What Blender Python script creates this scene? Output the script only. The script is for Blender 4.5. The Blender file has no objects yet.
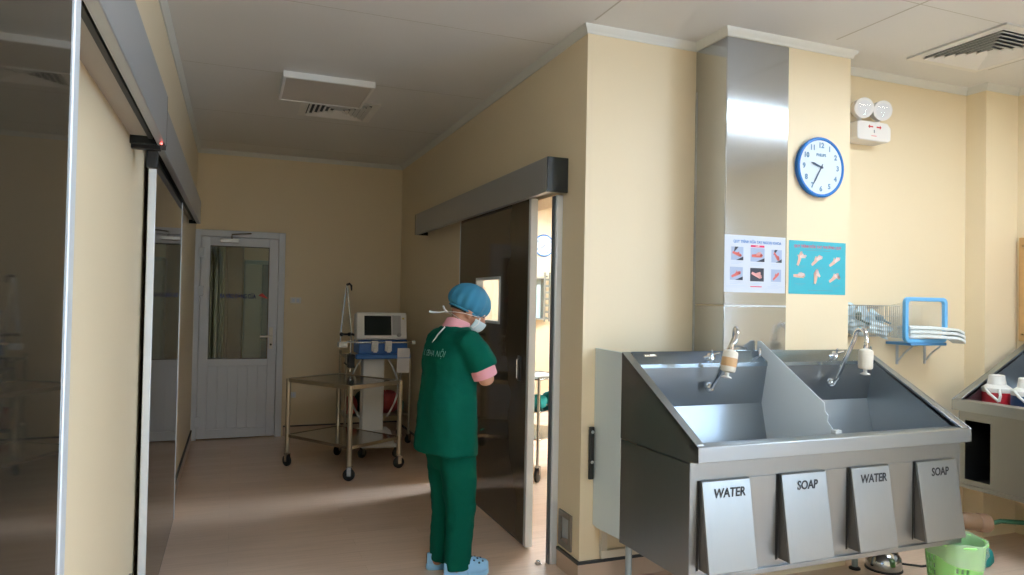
import bpy, bmesh, math, random
from mathutils import Vector, Matrix
random.seed(7)
scene = bpy.context.scene
COL = scene.collection
V = Vector
def R(a): return math.radians(a)

# ------------------------------------------------------------------ mesh builder
class MB:
    def __init__(s): s.bm = bmesh.new()
    def box(s, x0, x1, y0, y1, z0, z1, M=None):
        vs = [s.bm.verts.new((x, y, z)) for x in (x0, x1) for y in (y0, y1) for z in (z0, z1)]
        if M: 
            for v in vs: v.co = M @ v.co
        for f in ((0,1,3,2),(4,6,7,5),(0,4,5,1),(2,3,7,6),(0,2,6,4),(1,5,7,3)):
            s.bm.faces.new([vs[i] for i in f])
        return s
    def prism(s, poly, axis, a, b, M=None):
        def p(u, w, t): return {'X': (t,u,w), 'Y': (u,t,w), 'Z': (u,w,t)}[axis]
        A = [s.bm.verts.new(p(u,w,a)) for u,w in poly]; B = [s.bm.verts.new(p(u,w,b)) for u,w in poly]
        if M:
            for v in A+B: v.co = M @ v.co
        n = len(poly)
        s.bm.faces.new(A[::-1]); s.bm.faces.new(B)
        for i in range(n): s.bm.faces.new((A[i],A[(i+1)%n],B[(i+1)%n],B[i]))
        return s
    def poly(s, pts):
        s.bm.faces.new([s.bm.verts.new(p) for p in pts]); return s
    def loft(s, rings, cap=True, closed=True):
        rs = [[s.bm.verts.new(p) for p in r] for r in rings]
        n = len(rs[0])
        for a, b in zip(rs, rs[1:]):
            for i in range(n if closed else n-1):
                s.bm.faces.new((a[i], a[(i+1)%n], b[(i+1)%n], b[i]))
        if cap: s.bm.faces.new(rs[0][::-1]); s.bm.faces.new(rs[-1])
        return s
    def tube(s, pts, r, seg=10, cap=True, flat=1.0):
        pts = [V(p) for p in pts]; n = len(pts)
        rr = r if isinstance(r, (list, tuple)) else [r]*n
        T = [((pts[min(i+1,n-1)]-pts[max(i-1,0)]).normalized()) for i in range(n)]
        u = T[0].orthogonal().normalized() if abs(T[0].z) > .9 else T[0].cross(V((0,0,1))).normalized()
        rings = []
        for i in range(n):
            u = (u - T[i]*u.dot(T[i])).normalized(); w = T[i].cross(u)
            rings.append([pts[i] + (u*math.cos(2*math.pi*k/seg) + w*math.sin(2*math.pi*k/seg)*flat)*rr[i] for k in range(seg)])
        return s.loft(rings, cap)
    def cyl(s, p0, p1, r0, r1=None, seg=20, cap=True):
        return s.tube([p0, p1], [r0, r0 if r1 is None else r1], seg, cap)
    def lathe(s, prof, c=(0,0,0), axis=None, seg=28, cap=True):
        M = Matrix.Translation(V(c))
        if axis is not None: M = M @ V((0,0,1)).rotation_difference(V(axis)).to_matrix().to_4x4()
        return s.loft([[M @ V((r*math.cos(2*math.pi*k/seg), r*math.sin(2*math.pi*k/seg), z)) for k in range(seg)] for r, z in prof], cap)
    def ell(s, c, r, M=None, seg=20, rings=12, zmin=-1.0):
        r = (r,r,r) if isinstance(r,(int,float)) else r
        M = M or Matrix.Identity(4); c = V(c)
        a0 = math.asin(max(-1,zmin)); out = []
        for j in range(rings+1):
            a = a0 + (math.pi/2-a0)*j/rings
            ca = max(math.cos(a), 1e-3)
            out.append([M @ (c + V((r[0]*ca*math.cos(2*math.pi*k/seg), r[1]*ca*math.sin(2*math.pi*k/seg), r[2]*math.sin(a)))) for k in range(seg)])
        return s.loft(out, True)
    def ring(s, c, axis, Rr, r, seg=40, sub=10):
        q = V((0,0,1)).rotation_difference(V(axis)).to_matrix(); c = V(c); rs = []
        for i in range(seg+1):
            a = 2*math.pi*i/seg
            rs.append([c + q @ V(((Rr+r*math.cos(2*math.pi*k/sub))*math.cos(a), (Rr+r*math.cos(2*math.pi*k/sub))*math.sin(a), r*math.sin(2*math.pi*k/sub))) for k in range(sub)])
        s.loft(rs, False); bmesh.ops.remove_doubles(s.bm, verts=s.bm.verts, dist=1e-6); return s
    def build(s, name, m, parent=None, bevel=0, smooth=True, local=False, mods=()):
        bm = s.bm
        bmesh.ops.recalc_face_normals(bm, faces=bm.faces)
        if parent is not None and not local: bm.transform(ROOT[parent.name].inverted())
        me = bpy.data.meshes.new(name); bm.to_mesh(me); bm.free()
        me.materials.append(m)
        if smooth:
            me.shade_smooth(); me.set_sharp_from_angle(angle=R(38))
        o = bpy.data.objects.new(name, me); COL.objects.link(o)
        if parent is not None: o.parent = parent; ROOT[o.name] = ROOT[parent.name]
        else: ROOT[o.name] = Matrix.Identity(4)
        if bevel:
            b = o.modifiers.new('b', 'BEVEL'); b.width = bevel; b.segments = 2; b.limit_method = 'ANGLE'; b.angle_limit = R(40)
            b.harden_normals = False
        return o
ROOT = {}
def tag(o, label, cat, group=None):
    o['label'] = label; o['category'] = cat
    if group: o['group'] = group
    return o
def thing(name, label, cat, loc, rz=0, group=None):
    o = bpy.data.objects.new(name, None); COL.objects.link(o); o.empty_display_size = .1
    o.location = loc; o.rotation_euler = (0,0,rz)
    ROOT[o.name] = Matrix.Translation(V(loc)) @ Matrix.Rotation(rz, 4, 'Z')
    return tag(o, label, cat, group)
def struct(name, mb, m, bevel=0, label=None, parent=None):
    o = mb.build(name, m, parent, bevel)
    if parent is None: o['kind'] = 'structure'
    if label: o['label'] = label
    return o
def solid(name, mb, m, label, cat, group=None, bevel=0, loc=None):
    """a thing that is one mesh, its origin at its own base"""
    if loc is None:
        vs = [v.co for v in mb.bm.verts]
        loc = (sum(v.x for v in vs)/len(vs), sum(v.y for v in vs)/len(vs), min(v.z for v in vs))
    bmesh.ops.translate(mb.bm, verts=mb.bm.verts, vec=-V(loc))
    o = mb.build(name, m, None, bevel); o.location = loc
    ROOT[o.name] = Matrix.Translation(V(loc))
    return tag(o, label, cat, group)
def text(name, body, size, M, m, parent, align='CENTER', ext=.0004, bold=0.0, squeeze=1.0):
    cu = bpy.data.curves.new(name, 'FONT'); cu.body = body; cu.size = size; cu.align_x = align; cu.align_y = 'CENTER'
    cu.extrude = ext; cu.offset = bold; cu.resolution_u = 3
    t = bpy.data.objects.new(name+'_c', cu); COL.objects.link(t)
    dg = bpy.context.evaluated_depsgraph_get(); dg.update()
    me = bpy.data.meshes.new_from_object(t.evaluated_get(dg)); bpy.data.objects.remove(t); bpy.data.curves.remove(cu)
    me.transform((ROOT[parent.name].inverted() @ M) @ Matrix.Diagonal((squeeze,1,1,1)))
    me.name = name; me.materials.clear(); me.materials.append(m)
    o = bpy.data.objects.new(name, me); COL.objects.link(o); o.parent = parent; ROOT[o.name] = ROOT[parent.name]
    return o
def facing_front(x, y, z, rx=0, rz=0):   # upright lettering that reads from -Y
    return Matrix.Translation((x,y,z)) @ Matrix.Rotation(rz,4,'Z') @ Matrix.Rotation(R(90)+rx,4,'X')

# ------------------------------------------------------------------ materials
MATS = {}
def mat(name, col, rough=.5, metal=0, spec=.5, noise=0, nscale=8, bump=0, bscale=60, stretch=None, **kw):
    if name in MATS: return MATS[name]
    m = bpy.data.materials.new(name); m.use_nodes = True; MATS[name] = m
    nt = m.node_tree; b = nt.nodes['Principled BSDF']
    b.inputs['Base Color'].default_value = (*col, 1); b.inputs['Roughness'].default_value = rough
    b.inputs['Metallic'].default_value = metal; b.inputs['Specular IOR Level'].default_value = spec
    tc = nt.nodes.new('ShaderNodeTexCoord'); mp = nt.nodes.new('ShaderNodeMapping')
    nt.links.new(tc.outputs['Object'], mp.inputs['Vector'])
    if stretch: mp.inputs['Scale'].default_value = stretch
    if noise:
        n = nt.nodes.new('ShaderNodeTexNoise'); n.inputs['Scale'].default_value = nscale; n.inputs['Detail'].default_value = 4
        nt.links.new(mp.outputs[0], n.inputs['Vector'])
        mx = nt.nodes.new('ShaderNodeMix'); mx.data_type = 'RGBA'
        mx.inputs[6].default_value = (*[c*(1-noise) for c in col],1); mx.inputs[7].default_value = (*[min(1,c*(1+noise)) for c in col],1)
        nt.links.new(n.outputs['Fac'], mx.inputs[0]); nt.links.new(mx.outputs[2], b.inputs['Base Color'])
    if bump:
        n2 = nt.nodes.new('ShaderNodeTexNoise'); n2.inputs['Scale'].default_value = bscale; n2.inputs['Detail'].default_value = 3
        nt.links.new(mp.outputs[0], n2.inputs['Vector'])
        bp = nt.nodes.new('ShaderNodeBump'); bp.inputs['Strength'].default_value = bump; bp.inputs['Distance'].default_value = .01
        nt.links.new(n2.outputs['Fac'], bp.inputs['Height']); nt.links.new(bp.outputs[0], b.inputs['Normal'])
    for k, v in kw.items():
        b.inputs[k.replace('_',' ')].default_value = v
    return m
def steel(name, col=(.58,.575,.56), rough=.3, stretch=(1,1,1), vary=.1):
    if name in MATS: return MATS[name]
    m = mat(name, col, rough, 1.0); nt = m.node_tree; b = nt.nodes['Principled BSDF']
    tc = nt.nodes.new('ShaderNodeTexCoord'); mp = nt.nodes.new('ShaderNodeMapping'); mp.inputs['Scale'].default_value = stretch
    n = nt.nodes.new('ShaderNodeTexNoise'); n.inputs['Scale'].default_value = 3; n.inputs['Detail'].default_value = 5
    nt.links.new(tc.outputs['Object'], mp.inputs[0]); nt.links.new(mp.outputs[0], n.inputs['Vector'])
    r = nt.nodes.new('ShaderNodeMapRange'); r.inputs[1].default_value=.3; r.inputs[2].default_value=.7
    r.inputs[3].default_value = rough-vary; r.inputs[4].default_value = rough+vary
    nt.links.new(n.outputs['Fac'], r.inputs[0]); nt.links.new(r.outputs[0], b.inputs['Roughness'])
    return m
def clear_glass(name, tint=(1,1,1), rough=0.0, f=.1):
    m = bpy.data.materials.new(name); m.use_nodes = True; nt = m.node_tree; MATS[name]=m
    nt.nodes.remove(nt.nodes['Principled BSDF']); out = nt.nodes['Material Output']
    t = nt.nodes.new('ShaderNodeBsdfTransparent'); t.inputs[0].default_value = (*tint,1)
    g = nt.nodes.new('ShaderNodeBsdfGlossy'); g.inputs['Roughness'].default_value = rough
    fr = nt.nodes.new('ShaderNodeFresnel'); ge = nt.nodes.new('ShaderNodeNewGeometry')
    ma = nt.nodes.new('ShaderNodeMath'); ma.operation = 'MULTIPLY_ADD'; ma.inputs[1].default_value = 1/1.45-1.45; ma.inputs[2].default_value = 1.45
    nt.links.new(ge.outputs['Backfacing'], ma.inputs[0]); nt.links.new(ma.outputs[0], fr.inputs[0])
    mx = nt.nodes.new('ShaderNodeMixShader')
    nt.links.new(fr.outputs[0], mx.inputs[0]); nt.links.new(t.outputs[0], mx.inputs[1]); nt.links.new(g.outputs[0], mx.inputs[2]); nt.links.new(mx.outputs[0], out.inputs[0])
    return m
def sheer(name, col, opacity, rough=.4):
    m = mat(name, col, rough); b = m.node_tree.nodes['Principled BSDF']; b.inputs['Alpha'].default_value = opacity
    return m
def emit(name, col, s):
    m = bpy.data.materials.new(name); m.use_nodes = True; b = m.node_tree.nodes['Principled BSDF']
    b.inputs['Base Color'].default_value = (.9,.9,.9,1); b.inputs['Emission Color'].default_value = (*col,1); b.inputs['Emission Strength'].default_value = s
    return m

CREAM = mat('cream_paint', (.81,.695,.50), .45, noise=.03, nscale=1.2, bump=.04, bscale=90)
CEIL = mat('ceiling_panel', (.73,.74,.75), .5, noise=.03, nscale=2)
WHITE = mat('white_plastic', (.80,.80,.79), .35)
PVC = mat('white_pvc', (.68,.74,.86), .35, noise=.02)
CROWN = mat('crown_white', (.70,.71,.68), .4)
BLACK = mat('black_rubber', (.012,.012,.013), .5)
STRIP = mat('dark_strip', (.02,.022,.024), .4)
STEEL = steel('brushed_steel', (.50,.525,.55), .13, stretch=(30,30,1), vary=.004)
STEELH = steel('brushed_steel_sink', (.39,.43,.47), .36, stretch=(1,20,20), vary=.03)
STEELD = steel('satin_steel_panel', (.33,.345,.35), .38, stretch=(30,30,1), vary=.03)
ALU = mat('anodised_aluminium', (.74,.79,.85), .35, .35)
CHROME = mat('chrome', (.75,.76,.78), .08, 1)
HEADER = mat('satin_header_steel', (.40,.42,.45), .36, .55, noise=.04, nscale=3)
DARKGLASS = mat('tinted_glass', (.030,.025,.018), .04, spec=.9, noise=.05)
DARKGLASS2 = mat('tinted_glass_brown', (.075,.058,.038), .06, spec=.4, noise=.08, nscale=3)
GREEN = mat('green_scrub_cloth', (.001,.088,.058), .9, spec=.12, bump=.25, bscale=25, noise=.12, nscale=6)
PINK = mat('pink_cloth', (.72,.33,.38), .85, bump=.1)
SKIN = mat('skin', (.50,.25,.16), .5, noise=.05, nscale=20)
CAPM = sheer('blue_cap_fabric', (.035,.24,.42), .84, .75)
MASKM = mat('mask_fabric', (.62,.74,.80), .8)
WTAPE = mat('white_tape', (.82,.84,.85), .8)
CLOG = mat('pale_blue_clog', (.28,.56,.88), .45)
HOLE = mat('dark_hole', (.02,.06,.14), .7)
BLUEP = mat('blue_plastic', (.10,.38,.80), .35)
CLOCKB = mat('clock_blue', (.012,.17,.58), .2)
PAPER = mat('paper_white', (.80,.83,.86), .6)
TXT = mat('black_ink', (.02,.02,.025), .6)
TXTB = mat('blue_ink', (.06,.16,.42), .6)
RED = mat('red_ink', (.55,.04,.05), .6)

# floor: warm vinyl with faint plank grain
def floor_mat():
    m = mat('vinyl_floor', (.42,.30,.215), .27, spec=.35); nt = m.node_tree; b = nt.nodes['Principled BSDF']
    tc = nt.nodes.new('ShaderNodeTexCoord'); mp = nt.nodes.new('ShaderNodeMapping'); mp.inputs['Rotation'].default_value=(0,0,0)
    nt.links.new(tc.outputs['Object'], mp.inputs[0])
    br = nt.nodes.new('ShaderNodeTexBrick'); br.inputs['Scale'].default_value=1; br.inputs['Brick Width'].default_value=1.1; br.inputs['Row Height'].default_value=.11
    br.inputs['Mortar Size'].default_value=.0012; br.inputs['Color1'].default_value=(.74,.565,.45,1); br.inputs['Color2'].default_value=(.68,.51,.40,1); br.inputs['Mortar'].default_value=(.62,.46,.36,1)
    br.offset=.37
    nt.links.new(mp.outputs[0], br.inputs['Vector'])
    mp2 = nt.nodes.new('ShaderNodeMapping'); mp2.inputs['Scale'].default_value=(1.5,22,1); nt.links.new(tc.outputs['Object'], mp2.inputs[0])
    n = nt.nodes.new('ShaderNodeTexNoise'); n.inputs['Scale'].default_value=2.5; n.inputs['Detail'].default_value=5; nt.links.new(mp2.outputs[0], n.inputs['Vector'])
    mx = nt.nodes.new('ShaderNodeMix'); mx.data_type='RGBA'; mx.blend_type='MULTIPLY'; mx.inputs[0].default_value=.25
    nt.links.new(br.outputs['Color'], mx.inputs[6]); nt.links.new(n.outputs['Fac'], mx.inputs[7])
    mg = nt.nodes.new('ShaderNodeMix'); mg.data_type='RGBA'; mg.blend_type='MULTIPLY'; mg.inputs[0].default_value=1; mg.inputs[7].default_value=(1.2,1.2,1.2,1)
    nt.links.new(mx.outputs[2], mg.inputs[6]); nt.links.new(mg.outputs[2], b.inputs['Base Color'])
    return m
FLOOR = floor_mat()
SKIRT = mat('vinyl_skirting', (.52,.385,.29), .35, noise=.06, nscale=5)

# ------------------------------------------------------------------ room shell
XL, XR, YB, ZC = -.375, 1.686, 7.65, 2.893
YS, YP, YRC, XW = 3.275, 3.007, 3.22, 4.76
struct('floor', MB().box(-.75,6.3,-4.3,9.9,-.1,0), FLOOR)
struct('ceiling', MB().box(-.75,6.3,-4.3,9.9,ZC,ZC+.12), CEIL)
struct('wall_left', MB().box(XL-.2,XL,-4.2,YB+.2,0,ZC), CREAM)
# back wall with a door opening
DX0, DX1, DZ = -.36, .445, 2.06
struct('wall_back', MB().box(XL,DX0,YB,YB+.16,0,ZC).box(DX1,XR+.2,YB,YB+.16,0,ZC).box(DX0,DX1,YB,YB+.16,DZ,ZC), CREAM)
OY0, OY1, OZ = 3.60, 5.45, 2.05
struct('wall_right', MB().box(XR,XR+.2,YS+.2,OY0,0,ZC).box(XR,XR+.2,OY1,YB,0,ZC).box(XR,XR+.2,OY0,OY1,OZ,ZC), CREAM)
struct('wall_scrub', MB().box(XR,2.9,YS,YS+.2,0,ZC).box(2.9,6.2,YRC,YS+.2,0,ZC), CREAM)
struct('wall_pilaster', MB().box(2.768,3.218,YP,YS,0,ZC), CREAM)
struct('wall_pier', MB().box(4.456,XW,3.086,YRC,0,ZC), CREAM)
struct('wall_rear', MB().box(XL-.2,XW+.2,-4.2,-4,0,ZC), CREAM)
# side wall with two windows, behind the viewer
ws = MB(); ys = [-4.2,-3.9,-2.35,-2.1,-.5,YRC]
ws.box(XW,XW+.2,ys[0],ys[5],0,.9).box(XW,XW+.2,ys[0],ys[5],2.4,ZC)
for a,b in ((0,1),(2,3),(4,5)): ws.box(XW,XW+.2,ys[a],ys[b],.9,2.4)
struct('wall_side', ws, CREAM)
PANE = clear_glass('window_pane_glass', (.93,.97,1))
for i,(a,b) in enumerate(((ys[1],ys[2]),(ys[3],ys[4]))):
    fr = MB(); w=.05; xa,xb=XW+.06,XW+.14
    fr.box(xa,xb,a,b,.9,.9+w).box(xa,xb,a,b,2.4-w,2.4).box(xa,xb,a,a+w,.9+w,2.4-w).box(xa,xb,b-w,b,.9+w,2.4-w).box(xa,xb,(a+b)/2-w/2,(a+b)/2+w/2,.9+w,2.4-w)
    o = struct('window_%d'%(i+1), fr, PVC)
    MB().box(XW+.095,XW+.105,a+w,b-w,.9+w,2.4-w).build('pane', PANE, o)
    l = bpy.data.lights.new('daylight_portal','AREA'); l.shape='RECTANGLE'; l.size=1.5; l.size_y=b-a; l.cycles.is_portal=True
    lo = bpy.data.objects.new('daylight_portal', l); COL.objects.link(lo); lo.location=(XW+.03,(a+b)/2,1.65); lo.rotation_euler=(0,R(90),0)
# room beyond the sliding door
struct('wall_farroom_end', MB().box(XR+.2,6.2,9.5,9.7,0,ZC), CREAM)
struct('wall_farroom_side', MB().box(6.0,6.2,YS+.2,9.5,0,ZC), CREAM)
struct('wall_farroom_corner', MB().box(XR,XR+.2,YB+.16,9.7,0,ZC), CREAM)
# little lobby behind the white door
struct('wall_lobby_end', MB().box(XL-.2,XR,9.5,9.7,0,ZC), CREAM)
struct('wall_lobby_side', MB().box(XL-.2,XL,YB+.2,9.5,0,ZC), CREAM)

# crown moulding: stepped white strip under the ceiling
def crown(name, pts, closed=False):
    """pts: wall line corners in plan, room lies to the left of travel"""
    prof = [(0,0),(0,-.042),(.008,-.042),(.012,-.026),(.026,-.014),(.030,0)]
    n = len(pts); mb = MB(); rings=[]
    for i in range(n):
        p = V((pts[i][0],pts[i][1],0))
        d0 = (V((*pts[i],0))-V((*pts[i-1],0))).normalized() if i>0 else None
        d1 = (V((*pts[i+1],0))-V((*pts[i],0))).normalized() if i<n-1 else None
        if d0 is None: d0=d1
        if d1 is None: d1=d0
        n0 = V((-d0.y,d0.x,0)); n1 = V((-d1.y,d1.x,0)); nn=(n0+n1)
        nn = nn/ (1+n0.dot(n1))
        rings.append([p+nn*a+V((0,0,ZC+b)) for a,b in prof])
    mb.loft(rings)
    return struct(name, mb, CROWN)
crown('trim_1', [(XW,-4),(XW,3.086),(4.456,3.086),(4.456,YRC),(3.218,YRC),(3.218,YP),(2.368,YP),(2.368,YS),(XR,YS),(XR,YB),(XL,YB),(XL,-4)])
# skirting: coved vinyl with a black capping strip
def skirt(side, boxes, caps):
    mb=MB(); 
    for b in boxes: mb.box(*b,0,.092)
    o=struct('baseboard_'+side, mb, SKIRT)
    mc=MB()
    for b in caps: mc.box(*b,.092,.106)
    mc.build('cap_strip', STRIP, o)
t=.012; c=.015
skirt('left', [(XL,XL+t,-4,YB-t)], [(XL,XL+c,-4,YB-c)])
skirt('back', [(XL+.0,DX0-.05,YB-t,YB),(DX1+.05,XR,YB-t,YB)], [(DX1+.05,XR,YB-c,YB)])
skirt('right', [(XR-t,XR,YS,OY0-.08),(XR-t,XR,OY1+.02,YB-t)], [(XR-c,XR,YS,OY0-.08),(XR-c,XR,OY1+.02,YB-c)])
skirt('scrub', [(XR-t,2.368,YS-t,YS),(3.218,4.456,YRC-t,YRC)], [(XR-c,2.368,YS-c,YS),(3.218,4.456,YRC-c,YRC)])
# thin joints between the ceiling panels
cj = MB()
for y in (-1.2,.0,1.2,2.4,3.6,4.8,6.0,7.2): cj.box(XL+.045,1.641 if y>3.2 else 4.7,y-.002,y+.002,ZC-.0006,ZC+.001)
for x in (1.686,3.0,4.2): cj.box(x-.004,x+.004,-4,3.2 if x<2 else 2.9,ZC-.0012,ZC+.001)
struct('trim_2', cj, mat('joint_grey',(.5,.49,.46),.6))

# steel cladding on the pilaster behind the sink
cl = MB(); e=.006
cl.box(2.368-e,2.768,YP-e,YP,1.446,ZC-.045).box(2.368-e,2.368,YP,YS-.003,1.446,ZC-.045)
cl.box(2.368-e,2.768,YP-e,YP,.11,1.438).box(2.368-e,2.368,YP,YS-.003,.11,1.438)
o = struct('trim_3', cl, STEEL, .002, 'tall brushed steel cladding on the pilaster behind the scrub sink')
struct('wall_column', MB().box(2.368,2.768,YP,YS,0,ZC), CREAM)
MB().box(2.368-e-.001,2.768,YP-e-.001,YP,1.438,1.446).build('seam_strip', mat('pale_seam',(.75,.78,.80),.4), o)
MB().box(2.361,2.3655,YS-.022,YS-.004,.9,2.62).build('sealant_line', mat('old_sealant',(.42,.43,.42),.7,noise=.3,nscale=14), o)

# ------------------------------------------------------------------ ceiling fittings
def diffuser(loc, s, label):
    t = thing('air_diffuser', label, 'air vent', (loc[0],loc[1],ZC), 0, 'square ceiling air vents')
    h=s/2; fr=MB()
    def sq(mb,a,b,z0,z1):
        # square ring with sloped section from half-size a (z0) to b (z1)
        for k in range(4):
            M=Matrix.Translation((loc[0],loc[1],0)) @ Matrix.Rotation(k*math.pi/2,4,'Z')
            P=[(-a,-a,z0),(a,-a,z0),(b,-b,z1),(-b,-b,z1)]
            Q=[(p[0],p[1],p[2]+.003) for p in P]
            vs=[mb.bm.verts.new(M@V(p)) for p in P+Q]
            for f in ((0,1,2,3),(7,6,5,4),(0,4,5,1),(1,5,6,2),(2,6,7,3),(3,7,4,0)): mb.bm.faces.new([vs[i] for i in f])
    sq(fr,h,h-.055,ZC-.012,ZC-.012); sq(fr,h,h-.004,ZC-.012,ZC)
    fr.build('frame', WHITE, t)
    MB().box(loc[0]-h+.05,loc[0]+h-.05,loc[1]-h+.05,loc[1]+h-.05,ZC-.0035,ZC-.001).build('duct_throat', mat('duct_dark',(.05,.06,.075),.7), t)
    n=6; a=h-.06
    for i in range(n):
        sl=MB(); sq(sl,a,a-.022,ZC-.024,ZC-.006); sl.build('louver', WHITE, t); a-=.036
    return t
diffuser((3.86,2.66), .57, 'white square louvred ceiling vent over the brightly lit scrub sinks')
diffuser((.705,5.53), .56, 'white square louvred ceiling vent in the dim corridor behind the hatch')
t = thing('ceiling_hatch','flat white framed access panel hanging under the corridor ceiling','ceiling hatch',(.55,5.02,ZC))
MB().box(.275,.825,4.75,5.30,ZC-.035,ZC-.008).build('panel', mat('hatch_panel',(.60,.57,.54),.5), t)
m=MB(); a0,a1,b0,b1=.255,.845,4.73,5.32
m.box(a0,a1,b0,b0+.02,ZC-.042,ZC).box(a0,a1,b1-.02,b1,ZC-.042,ZC).box(a0,a0+.02,b0+.02,b1-.02,ZC-.042,ZC).box(a1-.02,a1,b0+.02,b1-.02,ZC-.042,ZC)
m.build('frame', WHITE, t, .003)
LAMP = emit('lamp_diffuser', (.80,.91,1), 46)
LAMP2 = emit('lamp_diffuser_farroom', (.82,.92,1), 90)
def ceiling_light(x,y,lx,ly,label,m=LAMP):
    t=thing('ceiling_light',label,'ceiling light',(x,y,ZC),0,'fluorescent ceiling lights')
    f=MB(); w=.025; z0=ZC-.05
    f.box(x-lx/2,x+lx/2,y-ly/2,y-ly/2+w,z0,ZC).box(x-lx/2,x+lx/2,y+ly/2-w,y+ly/2,z0,ZC).box(x-lx/2,x-lx/2+w,y-ly/2+w,y+ly/2-w,z0,ZC).box(x+lx/2-w,x+lx/2,y-ly/2+w,y+ly/2-w,z0,ZC)
    f.build('frame',WHITE,t)
    MB().box(x-lx/2+w,x+lx/2-w,y-ly/2+w,y+ly/2-w,z0+.006,z0+.014).build('diffuser',m,t)
ceiling_light(3.62,1.76,1.5,.34,'lit fluorescent ceiling panel over the floor before the scrub sinks')
ceiling_light(.75,.35,.34,1.2,'added unseen fill light panel above the viewer, before the corridor')  # added out of view to soften the corner shadow and brighten the corridor wall
ceiling_light(3.3,-2.6,1.5,.42,'lit fluorescent ceiling panel behind the viewer by the window')
ceiling_light(3.6,5.6,1.3,.5,'lit fluorescent ceiling panel in the room beyond the sliding door',LAMP2)
ceiling_light(4.0,8.0,1.3,.5,'lit fluorescent ceiling panel near the clock in the room beyond',LAMP2)
ceiling_light(.5,8.8,.5,.2,'small added fill light panel, unseen in the lobby behind the white door',emit('lobby_fill_light',(1,.97,.92),6))  # added lamp, out of view, so the lobby shows through the door glass

# ------------------------------------------------------------------ sliding doors, corridor's near wall
def header_box(name, label, x0, x1, y0, y1, z0, z1, capdark, side):
    """side: -1 the face looks to -X, +1 to +X"""
    t = thing(name, label, 'sliding door track', ((x0+x1)/2,(y0+y1)/2,z0))
    xf = x0 if side<0 else x1; xb = x1 if side<0 else x0; s_ = 1 if side<0 else -1
    # C-section cover: face, top, and a small return lip underneath
    m=MB(); pr=[(xf,z0),(xf,z1),(xb,z1),(xb,z1-.006),(xf+s_*.006,z1-.006),(xf+s_*.006,z0+.006),(xf+s_*.03,z0+.006),(xf+s_*.03,z0)]
    m.prism(pr,'Y',y0+.012,y1-.012); m.build('cover',HEADER,t,.003)
    e=MB(); e.box(x0,x1,y0,y0+.012,z0,z1).box(x0,x1,y1-.012,y1,z0,z1); 
    for k,(ya,yb) in enumerate(((y0,y0+.012),(y1-.012,y1))):
        MB().box(x0,x1,ya,yb,z0,z1).build('end_cap',capdark,t,.003)
    r=MB(); a=xf+s_*.045
    r.box(min(a,a+s_*.014),max(a,a+s_*.014),y0+.02,y1-.02,z0+.02,z0+.05)
    r.build('rail',BLACK,t)
    r=MB(); lo,hi=sorted((xf+s_*.062,xb)); r.box(lo,hi,y0+.02,y1-.02,z0+.03,z0+.042)
    r.build('back_plate',mat('track_grey',(.36,.33,.30),.5),t)
    return t
CAPD = mat('black_end_cap',(.012,.016,.018),.18,spec=.6)
h1=header_box('door_track','satin steel sliding door track box nearest the viewer, over the cream wall',XL,-.252,-.6,2.94,2.0,2.19,CAPD,1)
MB().box(-.268,-.2535,2.86,2.935,1.985,2.0).build('sensor',BLACK,h1)
MB().cyl((-.262,2.855,1.995),(-.262,2.848,1.993),.004).build('indicator_lamp',emit('red_led',(1,.05,.03),6),h1)
h2=header_box('door_track','satin steel sliding door track box further down, before the white door',XL,-.285,2.98,6.52,2.04,2.23,CAPD,1)
t=thing('door_stop_bracket','black bracket hanging at the joint of the two steel track boxes','bracket',(-.33,2.99,1.94))
MB().box(XL,-.275,2.965,3.0,1.99,2.03).build('plate',BLACK,t,.003)
MB().box(-.325,-.285,2.985,3.02,1.925,1.99).build('stop_block',BLACK,t,.004)

def glass_leaf(name,label,xf,th,y0,y1,z0,z1,rot=0,pivot=None,gm=DARKGLASS,win=None,near=True,far=True,side=1,pw=.03):
    """leaf in the YZ plane; its face is at xf looking to side*X; profiles on both vertical edges"""
    piv = pivot or (xf,(y0+y1)/2)
    t=thing(name,label,'sliding door',(piv[0],piv[1],z0),rot)
    dx=lambda a: a-piv[0]; dy=lambda a:a-piv[1]; x0,x1=(xf,xf+th) if side<0 else (xf-th,xf)
    x0,x1=dx(x0),dx(x1); ya,yb=dy(y0),dy(y1); m=MB()
    g0,g1=ya+pw,yb-(pw*.3 if pw>.02 else .045)
    if win:
        wy0,wy1,wz0,wz1=dy(win[0]),dy(win[1]),win[2]-z0,win[3]-z0
        m.box(x0+.003,x1-.003,g0,wy0,0.01,z1-z0).box(x0+.003,x1-.003,wy1,g1,.01,z1-z0).box(x0+.003,x1-.003,wy0,wy1,.01,wz0).box(x0+.003,x1-.003,wy0,wy1,wz1,z1-z0)
    else: m.box(x0+.003,x1-.003,g0,g1,.01,z1-z0)
    m.build('glass_panel',gm,t,local=True)
    MB().box(x0,x1,ya,g0,0,z1-z0).build('edge_profile',ALU,t,.003,local=True)
    MB().box(x0,x1,g1,yb,0,z1-z0).build('edge_profile',ALU,t,.002,local=True)
    MB().box(x0+.004,x1-.004,g0,g1,0,.01).build('bottom_seal',BLACK,t,local=True)
    return t,piv
l1,_=glass_leaf('sliding_door_leaf','large dark tinted glass door leaf standing closest to the viewer',-.262,.03,-.25,1.42,.012,1.995,R(.7),(-.262,1.42),side=1,pw=.016)
l2,pv=glass_leaf('sliding_door_leaf','dark tinted glass door leaf in front of the cream wall near the white door',-.325,.030,3.36,5.0,.008,2.035,side=1,pw=.024)

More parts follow.
